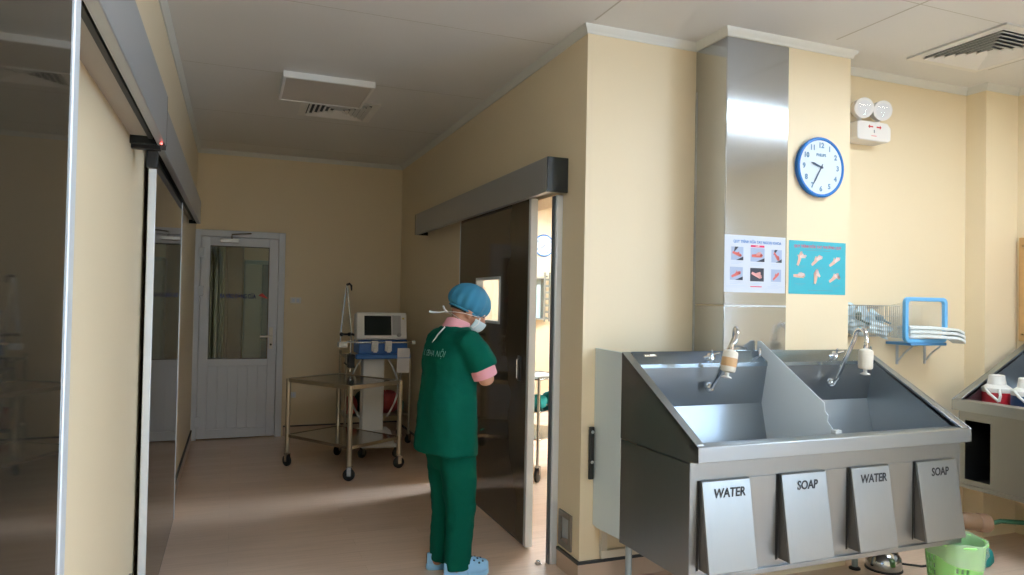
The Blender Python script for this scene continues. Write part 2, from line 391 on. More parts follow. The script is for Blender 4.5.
# corridor's far side: header, post, brownish leaf with a vision panel
header_box('door_track','long satin steel track box with a black end cap over the half open door',1.56,XR,3.48,6.5,2.04,2.232,CAPD,-1)
l3,pv=glass_leaf('sliding_door_leaf','half open dark brown glass door leaf with a small vision panel behind the nurse',1.600,.044,3.79,5.19,.014,2.045,gm=DARKGLASS2,win=(4.30,4.76,1.305,1.585),side=-1,pw=.035)
fr=MB()
a0,a1,b0,b1=4.285,4.775,1.29,1.60; w=.018
fr.box(1.596,1.648,a0,a1,b0,b0+w).box(1.596,1.648,a0,a1,b1-w,b1).box(1.596,1.648,a0,a0+w,b0+w,b1-w).box(1.596,1.648,a1-w,a1,b0+w,b1-w)
wf=fr.build('window_frame',ALU,l3,.002)
MB().box(1.618,1.624,a0+w,a1-w,b0+w,b1-w).build('pane',clear_glass('vision_glass'),wf)
hd=MB(); hd.box(1.592,1.60,3.895,3.945,.965,1.115)
hp=hd.build('handle_plate',mat('dark_handle',(.10,.10,.10),.3,.8),l3,.004)
MB().tube([(1.594,3.905,.985),(1.574,3.905,.985),(1.574,3.905,1.095),(1.594,3.905,1.095)],.006,8).build('grip',CHROME,hp)
t=thing('door_jamb_post','slim aluminium post at the free edge of the half open sliding door','door post',(1.65,3.55,0))
m=MB(); m.prism([(1.646,3.545),(1.652,3.538),(1.685,3.538),(1.685,3.585),(1.646,3.585)],'Z',.0,2.036); m.build('post',ALU,t,.003)
MB().box(1.638,1.646,3.55,3.583,.0,2.03).build('gasket',mat('grey_gasket',(.12,.14,.16),.5),t)
t=thing('floor_guide','small steel guide stud on the floor under the sliding door edge','door guide',(1.585,3.56,0))
MB().cyl((1.585,3.565,0),(1.585,3.565,.022),.012).build('stud',STEEL,t,.002)
MB().box(1.57,1.60,3.55,3.58,0,.006).build('foot_plate',STEEL,t)

def foot_box(label,side,x,y0,y1,z0,z1):
    t=thing('foot_sensor_box',label,'foot switch',(x,(y0+y1)/2,z0))
    s_=-side; th=.012; w=.03
    def bx(ya,yb,za,zb,d0,d1):
        a,b=sorted((x+s_*d0,x+s_*d1)); return a,b,ya,yb,za,zb
    m=MB()
    for q in ((y0,y1,z0,z0+w),(y0,y1,z1-w,z1),(y0,y0+w,z0+w,z1-w),(y1-w,y1,z0+w,z1-w)): m.box(*bx(*q,0,th))
    m.build('frame',mat('foot_box_frame',(.22,.20,.18),.4,.3),t,.002)
    d=MB(); d.box(*bx(y0+w,y1-w,z0+w,z1-w,0,.002)); d.build('recess',mat('recess_grey',(.50,.54,.58),.3,.4),t)
    k=MB(); yc=(y0+y1)/2
    k.prism([(y0+w+.004,z0+w+.002),(y1-w-.004,z0+w+.002),(y1-w-.004,z0+w+.016),(y0+w+.004,z0+w+.03)],'X',*sorted((x,x-side*.010)))
    k.build('toe_plate',STEEL,t)
foot_box('recessed steel foot switch box low on the wall beside the door post',1,XR,3.355,3.505,.125,.315)
foot_box('steel foot switch box low on the cream wall between the dark glass leaves',-1,XL,3.12,3.27,.115,.30)

# ------------------------------------------------------------------ white PVC door at the end of the corridor
d = struct('door_1', (lambda m: m.box(DX0-.03,DX0+.035,YB-.03,YB+.06,0,DZ+.03).box(DX1-.035,DX1+.03,YB-.03,YB+.06,0,DZ+.03).box(DX0+.035,DX1-.035,YB-.03,YB+.06,DZ-.035,DZ+.03))(MB()), PVC, .004)
d['label']='white plastic door with a glass upper half at the end of the corridor'
lx0,lx1,lz0,lz1=DX0+.038,DX1-.038,.012,DZ-.038; s_=.085; gz0,gz1=.80,1.935
lf=MB(); ya,yb=YB-.022,YB+.03
lf.box(lx0,lx0+s_,ya,yb,lz0,lz1).box(lx1-s_,lx1,ya,yb,lz0,lz1).box(lx0+s_,lx1-s_,ya,yb,lz0,lz0+.09).box(lx0+s_,lx1-s_,ya,yb,gz0-.07,gz0).box(lx0+s_,lx1-s_,ya,yb,gz1,lz1)
lf=lf.build('leaf',PVC,d,.004)
bd=MB(); n=6; w=(lx1-lx0-2*s_)/n
for i in range(n): bd.box(lx0+s_+i*w+.002,lx0+s_+(i+1)*w-.002,ya+.012,yb-.012,lz0+.09,gz0-.07)
bd.box(lx0+s_,lx1-s_,ya+.017,yb-.017,lz0+.09,gz0-.07); bd.build('board_panel',PVC,lf,.003)
gp=MB().box(lx0+s_,lx1-s_,YB+.0,YB+.006,gz0,gz1).build('pane',clear_glass('door_glass',(.80,.86,.82)),lf)
gs=MB()
for q in ((lx0+s_,lx1-s_,gz0,gz0+.008),(lx0+s_,lx1-s_,gz1-.008,gz1),(lx0+s_,lx0+s_+.008,gz0,gz1),(lx1-s_-.008,lx1-s_,gz0,gz1)): gs.box(q[0],q[1],ya+.004,ya+.02,q[2],q[3])
gs.build('glazing_bead',mat('grey_gasket2',(.10,.11,.12),.6),lf)
text('lettering','RA VÀO ĐÓNG CỬA',.060,facing_front(.03,YB-.003,1.43),mat('door_text_blue',(.015,.03,.20),.5),d,bold=.002,squeeze=.60)
MB().poly([(.225,YB-.003,1.445),(.262,YB-.003,1.468),(.318,YB-.003,1.41),(.268,YB-.003,1.425)]).build('red_arrow_sticker',mat('sticker_red',(.55,.05,.06),.5),d)
hn=MB(); hn.box(.335,.372,ya-.010,ya,.90,1.12).build('handle_plate',WHITE,d,.004)
MB().tube([(.352,ya-.008,1.03),(.352,ya-.05,1.03),(.345,ya-.055,1.03),(.245,ya-.055,1.028)],.010,10).build('lever_handle',mat('satin_handle',(.75,.76,.78),.3,.5),d)
MB().cyl((.354,ya-.012,.945),(.354,ya-.009,.945),.010).build('keyhole',BLACK,d)
for z in (.18,1.48,1.86):
    MB().box(DX0+.012,DX0+.075,ya-.022,ya+.001,z-.05,z+.05).build('hinge',PVC,d,.006)
dc=MB(); dc.box(-.15,.03,ya-.045,ya,1.965,2.005); dc=dc.build('door_closer',mat('closer_silver',(.55,.57,.60),.35,.6),d,.006)
MB().tube([(-.04,ya-.03,2.005),(-.04,ya-.03,2.05),(.14,ya-.10,2.062)],.007,8).build('closer_arm',mat('closer_dark',(.16,.15,.14),.4,.6),d)

# lobby glimpsed behind the glass
t=thing('curtain','pale hanging curtain seen through the glass of the white door','curtain',(-.10,8.35,.02))
m=MB(); rings=[]
N=60
for z in (.03,1.2,2.3):
    rings.append([(-.30+.19*i/N, 8.35+.035*math.sin(i*.62)+.02*math.sin(i*.31), z) for i in range(N+1)])
m.loft(rings,False,False); o=m.build('fabric',mat('lobby_curtain',(.42,.36,.20),.9),t); sd=o.modifiers.new('s','SOLIDIFY'); sd.thickness=.006
MB().cyl((-.36,8.35,2.32),(-.05,8.35,2.32),.012).build('rod',STEEL,t)
t=thing('wooden_cabinet','brown wooden cabinet in the lobby behind the white door','cabinet',(-.08,9.2,0))
MB().box(-.25,.09,9.0,9.48,0,2.05).build('body',mat('brown_wood',(.20,.09,.035),.5,noise=.2,nscale=4,stretch=(8,8,1)),t,.006)
MB().box(-.24,-.085,8.98,9.0,.06,2.0).build('door',mat('brown_wood2',(.24,.11,.045),.5,noise=.2,nscale=4,stretch=(8,8,1)),t,.004)
MB().box(-.075,.08,8.98,9.0,.06,2.0).build('door',MATS['brown_wood2'],t,.004)
t=thing('steel_locker','pale blue locker in the lobby behind the white door','locker',(.36,8.9,0))
MB().box(.10,.56,8.72,9.2,0,1.85).build('body',mat('locker_blue',(.45,.62,.74),.5),t,.006)
MB().box(.11,.285,8.70,8.72,.05,1.80).build('door',mat('locker_white',(.62,.72,.78),.5),t,.004)
MB().box(.295,.55,8.70,8.72,.05,1.80).build('door',mat('locker_deep',(.10,.25,.42),.5),t,.004)

# switch plates
def wall_plate(label,x,z,w,hh):
    t=thing('switch_plate',label,'switch',(x,YB,z))
    MB().box(x-w/2,x+w/2,YB-.01,YB,z-hh/2,z+hh/2).build('plate',WHITE,t,.004)
    for k in (-1,1): MB().box(x+k*w*.2-w*.12,x+k*w*.2+w*.12,YB-.013,YB-.01,z-hh*.3,z+hh*.3).build('rocker',PVC,t,.002)
wall_plate('white light switch on the back wall beside the white door',.59,1.40,.11,.062)
wall_plate('low white socket on the back wall behind the steel table',.578,.42,.075,.062)

# ------------------------------------------------------------------ castors helper
def caster(parent,x,y,r,ztop,ang=0,name='caster',rim=BLACK,fork=STEEL):
    M=Matrix.Translation((x,y,r)) @ Matrix.Rotation(ang,4,'Z')
    w=MB(); prof=[(r*.3,-.014),(r*.85,-.014),(r,-.009),(r,.009),(r*.85,.014),(r*.3,.014)]
    w.lathe(prof,(0,0,0),(0,1,0),20); w.bm.transform(M)
    wo=w.build(name,rim,parent)
    f=MB(); f.box(-.012,.02,-.021,-.017,-.008,r+.012).box(-.012,.02,.017,.021,-.008,r+.012).box(-.016,.024,-.021,.021,r+.008,r+.016)
    f.cyl((.0,-.024,0),(0,.024,0),.006,seg=10).cyl((0.004,0,r+.016),(0.004,0,ztop-r),.010,seg=12)
    f.bm.transform(M); f.build('fork',fork,wo)
    return wo

# ------------------------------------------------------------------ steel instrument table
TS = mat('dull_table_steel',(.42,.38,.30),.32,.9,noise=.08,nscale=4)
tc=V((.888,6.123,0)); ang=math.atan2(-.648,.423)
t=thing('instrument_table','two tier stainless steel instrument table on castors before the ventilator','table',(tc.x,tc.y,0),ang)
L,W=.774,.552; a,b=L/2,W/2
for i,(sx,sy) in enumerate(((-1,-1),(1,-1),(1,1),(-1,1))):
    lg=MB().cyl((sx*a,sy*b,.115),(sx*a,sy*b,.745),.0205,seg=14).build('leg',TS,t,local=True)
m=MB(); m.box(-a+.01,a-.01,-b+.01,b-.01,.735,.742); m.build('table_top',steel('table_top_steel',(.45,.43,.38),.16,vary=.04),t,local=True)
m=MB()
for q in ((-a,a,-b-.012,-b+.012),(-a,a,b-.012,b+.012),(-a-.012,-a+.012,-b,b),(a-.012,a+.012,-b,b)): m.box(*q,.715,.748)
m.build('top_rim',TS,t,.003,local=True)
m=MB(); m.box(-a+.008,a-.008,-b+.008,b-.008,.262,.268)
for q in ((-a,a,-b-.006,-b+.008),(-a,a,b-.008,b+.006),(-a-.006,-a+.008,-b,b),(a-.008,a+.006,-b,b)): m.box(*q,.245,.272)
m.build('shelf',MATS['table_top_steel'],t,.002,local=True)
Mt=ROOT[t.name]
for i,(sx,sy) in enumerate(((-1,-1),(1,-1),(1,1),(-1,1))):
    p=Mt@V((sx*a,sy*b,0)); caster(t,p.x,p.y,.048,.12,ang+.6*i)

# ------------------------------------------------------------------ ventilator
VW=mat('ventilator_white',(.76,.78,.78),.4,noise=.02); VB=mat('ventilator_blue',(.035,.16,.50),.4)
t=thing('ventilator','medical ventilator with a screen and blue module on a white column','ventilator',(1.24,6.62,0))
m=MB(); m.box(1.115,1.315,6.56,6.70,.16,.90); m.build('column',VW,t,.012)
m=MB(); m.prism([(6.32,.10),(6.90,.10),(6.90,.16),(6.70,.22),(6.52,.22),(6.32,.13)],'X',1.08,1.38); m.build('base',VW,t,.015)
for x,y in ((1.10,6.86),(1.36,6.86),(1.40,6.36),(1.10,6.42)):
    arm=MB(); arm.box(min(x,1.2),max(x,1.24),y-.03,y+.03,.095,.125); arm.build('base_foot',VW,t,.008)
    caster(t,x,y,.042,.13,.5)
bx=MB(); bx.box(1.06,1.51,6.48,6.78,.925,1.055); mod=bx.build('module_housing',VB,t,.01)
MB().box(1.03,1.53,6.43,6.49,.885,.93).build('module_ledge',VB,t,.008)
MB().cyl((1.03,6.455,1.035),(1.56,6.455,1.035),.009,seg=12).build('side_rail',STEEL,t)
for x in (1.20,1.325):
    c_=MB(); c_.box(x-.03,x+.03,6.435,6.475,.955,1.05); c_.box(x-.018,x+.018,6.42,6.44,.945,1.0); c_.build('rail_clamp',VW,t,.005)
MB().cyl((1.545,6.455,1.035),(1.575,6.455,1.035),.016,seg=12).build('rail_knob',VW,t)
# screen unit, leaning back slightly
Ms=Matrix.Translation((1.268,6.50,1.185)) @ Matrix.Rotation(R(-10),4,'X') @ Matrix.Rotation(R(3),4,'Z')
sc=MB(); sc.box(-.235,.235,-.02,.10,-.125,.125); sc.bm.transform(Ms); scr=sc.build('screen_unit',VW,t,.014)
k=MB(); k.box(-.165,.085,-.024,-.019,-.09,.09); k.bm.transform(Ms); k.build('display',mat('display_dark',(.006,.010,.008),.4,spec=.15),scr)
k=MB(); k.box(.095,.175,-.023,-.019,-.085,.095); k.bm.transform(Ms); k.build('keypad',mat('keypad_grey',(.42,.43,.46),.5),scr)
k=MB(); k.lathe([(.020,0),(.020,.018),(.012,.024)],(.155,-.02,-.085),(0,-1,0),16); k.bm.transform(Ms); k.build('dial',mat('dial_grey',(.33,.34,.35),.4),scr)
k=MB(); k.box(.19,.208,-.023,-.019,.06,.075); k.bm.transform(Ms); k.build('yellow_key',mat('yellow_key',(.65,.55,.10),.5),scr)
# circuit pole at the side
m=MB(); m.tube([(1.00,6.56,.76),(1.0,6.56,1.15),(.955,6.56,1.56)],.008,10); m.build('pole',STEEL,t)
m=MB(); m.tube([(.905,6.56,1.03),(.912,6.56,1.17),(.95,6.56,1.55)],.004,8); m.build('support_wire',STEEL,t)
MB().tube([(.95,6.56,1.555),(.975,6.55,1.567),(.992,6.55,1.55),(.995,6.55,1.505)],[.012,.012,.010,.006],8).build('hook',BLACK,t)
m=MB(); m.ell((.915,6.56,1.105),.018).ell((.985,6.56,1.105),.018).cyl((.905,6.56,1.105),(1.00,6.56,1.105),.009); m.build('clamp',BLACK,t)
m=MB(); m.tube([(1.0,6.56,1.11),(1.05,6.56,1.09),(1.065,6.56,1.02)],.012,8); m.build('joint_arm',BLACK,t)
MB().box(.885,.965,6.52,6.60,.985,1.035).build('sensor_block',VW,t,.006)
MB().cyl((.96,6.56,1.035),(1.06,6.53,1.035),.010).build('cross_rod',CHROME,t)
MB().tube([(.99,6.55,.93),(.985,6.53,.85),(.965,6.52,.83),(.94,6.53,.85)],.010,8).build('rail_hook',BLACK,t)
MB().box(.975,1.035,6.52,6.6,.80,.92).build('humidifier_bracket',BLACK,t,.005)
for (x,s_) in ((1.34,1),(1.09,-1)):
    pts=[(x,6.54,.76-.05*i) if False else (x+s_*.10*math.sin(math.pi*i/12),6.53,.88-.045*i) for i in range(13)]
    MB().tube(pts,.009,8).build('breathing_hose',mat('hose_white',(.70,.71,.70),.5),t)
solid('paper_sheet',(lambda m:m.prism([(6.42,.985),(6.424,.985),(6.452,.755),(6.446,.755)],'X',1.405,1.52))(MB()),mat('sheet_paper',(.72,.72,.76),.7),'white paper sheet hanging from the side rail of the ventilator','paper')

# supply trolley behind the ventilator
t=thing('supply_trolley','steel trolley of cloth bundles in the corner behind the ventilator','trolley',(1.33,7.15,0))
for x,y in ((1.02,6.95),(1.645,6.95),(1.645,7.36),(1.02,7.36)):
    MB().cyl((x,y,.09),(x,y,.90),.013,seg=12).build('leg',TS,t); caster(t,x,y,.038,.1,.4)
for z in (.29,.865): MB().box(1.01,1.655,6.94,7.37,z-.012,z).build('shelf',TS,t,.003)
def bundle(name,c,r,m,label,cat,seed=0,grp=None):
    rnd=random.Random(seed); mb=MB(); seg,rg=26,14; rings=[]
    ph=[rnd.uniform(0,6.28) for _ in range(6)]
    for j in range(rg+1):
        a=-math.pi/2+math.pi*j/rg; ca=max(.03,abs(math.cos(a))**.6); sa=math.copysign(abs(math.sin(a))**.7,math.sin(a))
        ring=[]
        for k in range(seg):
            b=2*math.pi*k/seg; w=1+.07*math.sin(3*b+ph[0]+j*.4)+.05*math.sin(7*b+ph[1]-j*.7)+.03*math.sin(11*b+ph[2]+j)
            z=r[2]*sa*(1+.07*math.sin(2*b+ph[3])+.05*math.sin(5*b+ph[4]))
            if sa<0: z=r[2]*max(sa,-.98)
            ring.append((c[0]+r[0]*ca*w*math.cos(b),c[1]+r[1]*ca*w*math.sin(b),c[2]+z))
        rings.append(ring)
    mb.loft(rings); return solid(name,mb,m,label,cat,grp)
REDC=mat('dull_red_cloth',(.42,.07,.07),.9,noise=.3,nscale=20,bump=.4); DKG=mat('dark_green_cloth',(.010,.035,.03),.9,bump=.4); TEAL=mat('teal_cloth',(.01,.22,.22),.85,bump=.4)
bundle('cloth_bundle',(1.44,7.12,.395),(.13,.12,.108),REDC,'larger dull red cloth bundle on the trolley shelf behind the ventilator','cloth',1)
bundle('cloth_bundle',(1.09,7.08,.375),(.062,.10,.088),REDC,'smaller dull red cloth bundle at the open end of the corner trolley','cloth',2)
bundle('cloth_bundle',(1.25,7.20,.39),(.10,.13,.105),DKG,'dark green cloth bundle between the two red bundles','cloth',3)
bundle('supply_bag',(1.42,7.17,.97),(.17,.15,.108),DKG,'dark bag on top of the corner trolley','bag',4)
bundle('cloth_bundle',(1.615,7.05,.905),(.05,.07,.042),TEAL,'teal cloth on top of the corner trolley near the wall','cloth',5)
bundle('cloth_bundle',(1.60,7.20,.345),(.04,.12,.06),TEAL,'teal cloth on the lower shelf of the corner trolley','cloth',6)

# ------------------------------------------------------------------ room beyond: clock, cabinet, trolley
def clock(loc,r,label,hh,mm,grp='blue rimmed wall clocks',brand=True):
    x,y,z=loc; t=thing('wall_clock',label,'clock',(x,y,z),0,grp)
    MB().lathe([(r*.96,0),(r*.96,.02),(r*.90,.026)],(x,y,z),(0,-1,0),48).build('case',CLOCKB,t)
    MB().ring((x,y-.024,z),(0,-1,0),r*.945,r*.058,56,10).build('rim',CLOCKB,t)
    MB().lathe([(r*.90,0),(r*.90,.002)],(x,y-.0255,z),(0,-1,0),48).build('dial',mat('dial_white',(.62,.72,.82),.5),t)
    for n in range(1,13):
        a=R(90-30*n); rr=r*.72
        text('numeral',str(n),r*.235,facing_front(x+rr*math.cos(a),y-.0282,z+rr*math.sin(a)),mat('numeral_blue',(.10,.24,.42),.6),t,bold=.0016)
    if brand: text('lettering','PHILIPS',r*.13,facing_front(x,y-.0282,z+r*.40),MATS['numeral_blue'],t,bold=.0008)
    def hand(name,ang,ln,w,back):
        d=V((math.sin(ang),0,math.cos(ang))); n=V((d.z,0,-d.x)); c_=V((x,y-.030,z)); mb=MB()
        P=[c_-d*back-n*w*.6,c_+d*ln*.75-n*w,c_+d*ln,c_+d*ln*.75+n*w,c_-d*back+n*w*.6]
        A=[mb.bm.verts.new(p) for p in P]; B=[mb.bm.verts.new(p+V((0,-.0015,0))) for p in P]
        mb.bm.faces.new(A); mb.bm.faces.new(B[::-1])
        for i in range(5): mb.bm.faces.new((A[i],A[(i+1)%5],B[(i+1)%5],B[i]))
        mb.build(name,mat('hand_dark',(.03,.07,.16),.4),t)
    hand('hour_hand',R(30*hh+mm*.5),r*.46,r*.035,r*.08); hand('minute_hand',R(6*mm),r*.70,r*.026,r*.12)
    MB().lathe([(r*.05,0),(r*.05,.004)],(x,y-.03,z),(0,-1,0),14).build('hub',MATS['hand_dark'],t)
    return t
clock((4.215,9.5,2.255),.163,'blue rimmed wall clock seen through the half open sliding door',7,38,brand=False)
clock((2.98,YP,2.21),.166,'large blue rimmed wall clock on the cream pilaster beside the steel cladding',9,35)
t=thing('wall_cabinet','slim glass fronted cabinet on the wall of the room beyond the sliding door','cabinet',(4.08,9.42,1.16))
fr=MB(); x0,x1,z0,z1=3.95,4.20,1.17,1.78
fr.box(x0,x1,9.38,9.5,z0,z0+.02).box(x0,x1,9.38,9.5,z1-.02,z1).box(x0,x0+.02,9.38,9.5,z0+.02,z1-.02).box(x1-.02,x1,9.38,9.5,z0+.02,z1-.02)
fr.build('frame',mat('cabinet_grey',(.30,.30,.27),.4,.4),t,.003)
MB().box(x0+.02,x1-.02,9.485,9.498,z0+.02,z1-.02).build('back_panel',mat('cabinet_back',(.62,.78,.78),.4),t)
MB().box(x0+.02,x1-.02,9.386,9.39,z0+.02,z1-.02).build('pane',clear_glass('cabinet_glass'),t)
t=thing('towel_rack','narrow ladder shaped rack beside the glass cabinet beyond the door','rack',(4.262,9.4,1.15))
for x in (4.225,4.30): MB().box(x-.009,x+.009,9.43,9.45,1.14,1.86).build('upright',mat('rack_grey',(.22,.23,.20),.5),t)
for i in range(7): MB().box(4.227,4.298,9.435,9.447,1.17+i*.095,1.20+i*.095).build('rung',MATS['rack_grey'],t)
for z in (1.2,1.8): MB().box(4.255,4.27,9.44,9.5,z-.01,z+.01).build('wall_bracket',MATS['rack_grey'],t)
tc=V((2.365,5.545,0)); rz=R(32)
t=thing('dressing_trolley','steel trolley with teal cloths in the room beyond the sliding door','trolley',tc,rz)
a=.27
for sx in (-1,1):
    for sy in (-1,1):
        MB().cyl((sx*a,sy*a,.11),(sx*a,sy*a,.83),.0125,seg=12).build('leg',STEEL,t,local=True)
        p=ROOT[t.name]@V((sx*a,sy*a,0)); caster(t,p.x,p.y,.055,.13,.8)
for z in (.34,.56,.82): MB().box(-a-.01,a+.01,-a-.01,a+.01,z-.012,z).build('shelf',STEEL,t,.003,local=True)
for i,(lx,ly) in enumerate(((-.15,-.15),(.13,-.16),(.0,.12))):
    p=ROOT[t.name]@V((lx,ly,0)); bundle('cloth_bundle',(p.x,p.y,.615),(.10,.10,.055),mat('bright_teal_cloth',(.03,.50,.58),.85),('teal cloth nearest the post on the trolley beyond the door','teal cloth at the far front corner of the trolley beyond the door','teal cloth at the rear of the trolley beyond the door')[i],'cloth',10+i,'teal cloths on the trolley beyond the door')
p=ROOT[t.name]@V((-.05,-.05,0))
solid('paper_sheet',MB().box(p.x-.18,p.x+.18,p.y-.14,p.y+.14,.8205,.8225),PAPER,'white paper lying on the trolley top beyond the sliding door','paper')

# ------------------------------------------------------------------ scrub sinks
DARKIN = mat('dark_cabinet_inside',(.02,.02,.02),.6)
CON = steel('console_steel',(.33,.40,.47),.22,stretch=(1,20,1),vary=.04)
CART_W = mat('filter_white',(.78,.74,.66),.5); CART_O = mat('filter_resin',(.60,.38,.20),.5)
def build_sink(t, L, D, dz, zb, divider=True, pedals=(), open_bay=None, zfl=.66, fl=.045):
    """local frame: x along the front, y=0 back, y=-D front rim"""
    f=-D; zt=1.207+dz; zr=.868+dz; zl=.802+dz; fp=f+.058
    # side skins: full outline of the end of the unit
    side=[(0,zb),(0,zt),(f,zr),(f,zl),(fp,zl-.008),(fp,zb+.03)]
    for xa,xb in ((0,.005),(L-.005,L)):
        up=[(0,.79+dz),(0,zt-.002),(f,zr-.002),(f,zl),(fp-.004,zl-.008)]
        lo=[(0,zb),(0,.785+dz),(fp,.785+dz),(fp,zb+.03)]
        m=MB(); m.prism(up,'X',xa,xb); pn=m.build('end_panel',STEELD,t,.0015,local=True)
        m=MB(); m.prism(lo,'X',xa+.002,xb-.001); m.build('end_skirt',STEELD,pn,.0015,local=True)
    # sloping end flanges
    for xa,xb in ((0,fl),(L-fl,L)):
        m=MB(); m.prism([(0,zt-.012),(0,zt),(f+.02,zr+.004),(f+.02,zr-.010)],'X',xa,xb); m.build('end_flange',STEELH,t,.002,local=True)
    # console at the back, basin shell, front rim
    yb=-.085; zc=1.145+dz; yf=f+.075
    m=MB(); m.prism([(0,zt-.004),(-.014,zt+.002),(yb,zc+.004),(yb,zc-.008),(0,zc-.008)],'X',fl,L-fl); con=m.build('console',CON,t,.002,local=True)
    m=MB(); m.prism([(yb+.012,zc+.006),(yb-.006,zc+.008),(yb-.006,zc-.012),(yb+.012,zc-.012)],'X',fl,L-fl); m.build('console_lip',CON,t,.001,local=True)
    yk=-.045; yl=-.105; zs=.938+dz; zf=zfl
    m=MB(); m.prism([(yb,zc-.010),(yk,zs),(yl,zf+.03),(yl-.03,zf),(yf+.04,zf-.012),(yf+.010,zf+.02),(yf-.004,zr-.01),(yf-.010,zr-.01),(yf+.004,zf+.018),(yf+.038,zf-.018),(yl-.028,zf-.006),(yl+.006,zf+.03),(yk+.006,zs),(yb+.008,zc-.010)],'X',fl,L-fl)
    bs=m.build('basin',STEELH,t,0,local=True,smooth=False)
    poly=[(yb+.002,zc),(yk+.002,zs),(yl+.002,zf+.03),(yl-.028,zf-.003),(yf+.039,zf-.015),(yf+.007,zf+.019),(yf-.008,zr-.004)]
    for xa,xb in ((fl-.003,fl+.003),(L-fl-.003,L-fl+.003)): MB().prism(poly,'X',xa,xb).build('basin_end',STEELH,bs,local=True,smooth=False)
    m=MB(); m.prism([(f,zl),(f,zr-.004),(f+.006,zr),(yf,zr),(yf,zr-.012),(f+.012,zr-.014),(f+.012,zl)],'X',0,L); m.build('front_rim',STEELH,t,.002,local=True)
    MB().box(.006,L-.006,f+.014,fp+.004,zl,zl+.006).build('rim_return',STEELD,t,local=True)
    m=MB()
    if open_bay:
        a,b,z0,z1=open_bay
        m.box(.005,a,fp,fp+.004,zb+.03,zl).box(b,L-.005,fp,fp+.004,zb+.03,zl).box(a,b,fp,fp+.004,zb+.03,z0).box(a,b,fp,fp+.004,z1,zl)
    else: m.box(.005,L-.005,fp,fp+.004,zb+.03,zl)
    m.build('front_panel',STEELD,t,local=True)
    if open_bay:
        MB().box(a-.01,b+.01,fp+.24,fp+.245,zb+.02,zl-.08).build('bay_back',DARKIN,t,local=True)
    MB().prism([(-.002,zb),(fp-.012,zb+.012),(fp-.012,zb+.034),(-.002,zb+.016)],'X',.004,L-.004).build('underside_panel',STEELD,t,.002,local=True)
    for x in (L*.26,L*.74):
        MB().lathe([(.028,0),(.028,.003),(.018,.0035)],(x,(yl+yf)/2,zf-.006),(0,0,1),18).build('drain',CHROME,t,local=True)
    if divider:
        xd=L*.508
        m=MB(); m.prism([(-.010,zt-.004),(-.012,1.258+dz),(-.035,1.260+dz),(f+.148,.998+dz),(f+.143,.96+dz),(f+.125,.944+dz),(f+.128,.915+dz),(f+.092,.880+dz),(yf,zr),(yf+.012,zf+.03),(yf+.045,zf-.01),(yl-.03,zf+.004),(yl-.004,zf+.032),(yk-.004,zs),(yb-.006,zc+.010)],'X',xd-.003,xd+.003)
        dv=m.build('divider',DIV,t,.001,local=True)
        MB().box(xd-.02,xd+.02,f+.062,f+.092,zr-.001,zr+.018).build('divider_clip',sheer('clear_clip',(.8,.84,.86),.6,.15),dv,.004,local=True)
    return dict(f=f,fp=fp,zr=zr,zl=zl,zb=zb,zt=zt,zc=zc,zs=zs,yb=yb)
def div_mat():
    m = mat('frosted_divider',(.80,.88,.94),.18); b=m.node_tree.nodes['Principled BSDF']; b.inputs['Alpha'].default_value=.80
    nt=m.node_tree; tr=nt.nodes.new('ShaderNodeBsdfTranslucent'); tr.inputs[0].default_value=(.86,.92,.97,1)
    mx=nt.nodes.new('ShaderNodeMixShader'); mx.inputs[0].default_value=.45
    nt.links.new(b.outputs[0],mx.inputs[1]); nt.links.new(tr.outputs[0],mx.inputs[2]); nt.links.new(mx.outputs[0],nt.nodes['Material Output'].inputs[0])
    return m
DIV = div_mat()
SX,SY,SL=1.758,2.999,1.597
t=thing('scrub_sink','long stainless steel two place scrub sink beneath the wall clock and hand washing posters','sink',(SX,SY,0))
P=build_sink(t,SL,.616,0,.287)
sink=t
# closing panel between the sink end and the recessed wall
m=MB(); m.prism([(SY,1.203),(SY,.30),(YS-.045,.245+.04),(YS-.003,.292),(YS-.003,1.207)],'X',SX+.001,SX+.008)
m.build('closing_panel',mat('pale_grey_panel',(.66,.77,.82),.4),t,.002)
for x,y in ((SX+.03,3.075),(SX+SL-.14,2.94),(SX+.03,2.50) if False else (SX+SL-.10,2.94)):
    if x<2: MB().cyl((x,y-.12,0),(x,y-.12,.30),.016,seg=14).build('leg',mat('leg_grey',(.35,.42,.47),.4,.5),t)
lg=MB(); lg.cyl((3.225,2.95,0),(3.225,2.95,.30),.016,seg=14); lg.build('leg',MATS['leg_grey'],t)
lg=MB(); lg.lathe([(.03,0),(.03,.008),(.016,.014)],(3.225,2.95,0)); lg.build('leg_foot',BLACK,t)
# knee panels
fpw=SY+P['fp']
def knee(x0,x1,word):
    zt_,zb_=.718,.352; yt=fpw-.004; 
    m=MB(); m.prism([(yt,zt_),(yt-.016,zt_-.004),(yt-.072,zb_),(yt-.062,zb_-.004),(yt-.004,zt_-.03)],'X',x0,x1)
    pn=m.build('knee_panel',STEELD,sink,.002)
    tl=math.atan2(.056,zt_-zb_)
    zc_=zt_-.055; yc=yt-.016-(zt_-.004-zc_)*math.tan(tl)
    text('lettering',word,.052,facing_front((x0+x1)/2+.012,yc-.0015,zc_,-tl) @ Matrix(((1,.18,0,0),(0,1,0,0),(0,0,1,0),(0,0,0,1))),TXT,pn,bold=.0012,squeeze=.9)
    for xx in (x0+.001,x1-.006):
        MB().prism([(yt,zt_-.03),(yt-.066,zb_),(yt,zb_)],'X',xx,xx+.005).build('knee_panel_cheek',mat('cheek_dark_steel',(.22,.21,.20),.4,.8),pn)
for x0,x1,w in ((1.807,2.051,'WATER'),(2.221,2.470,'SOAP'),(2.622,2.852,'WATER'),(3.036,3.296,'SOAP')): knee(x0,x1,w)
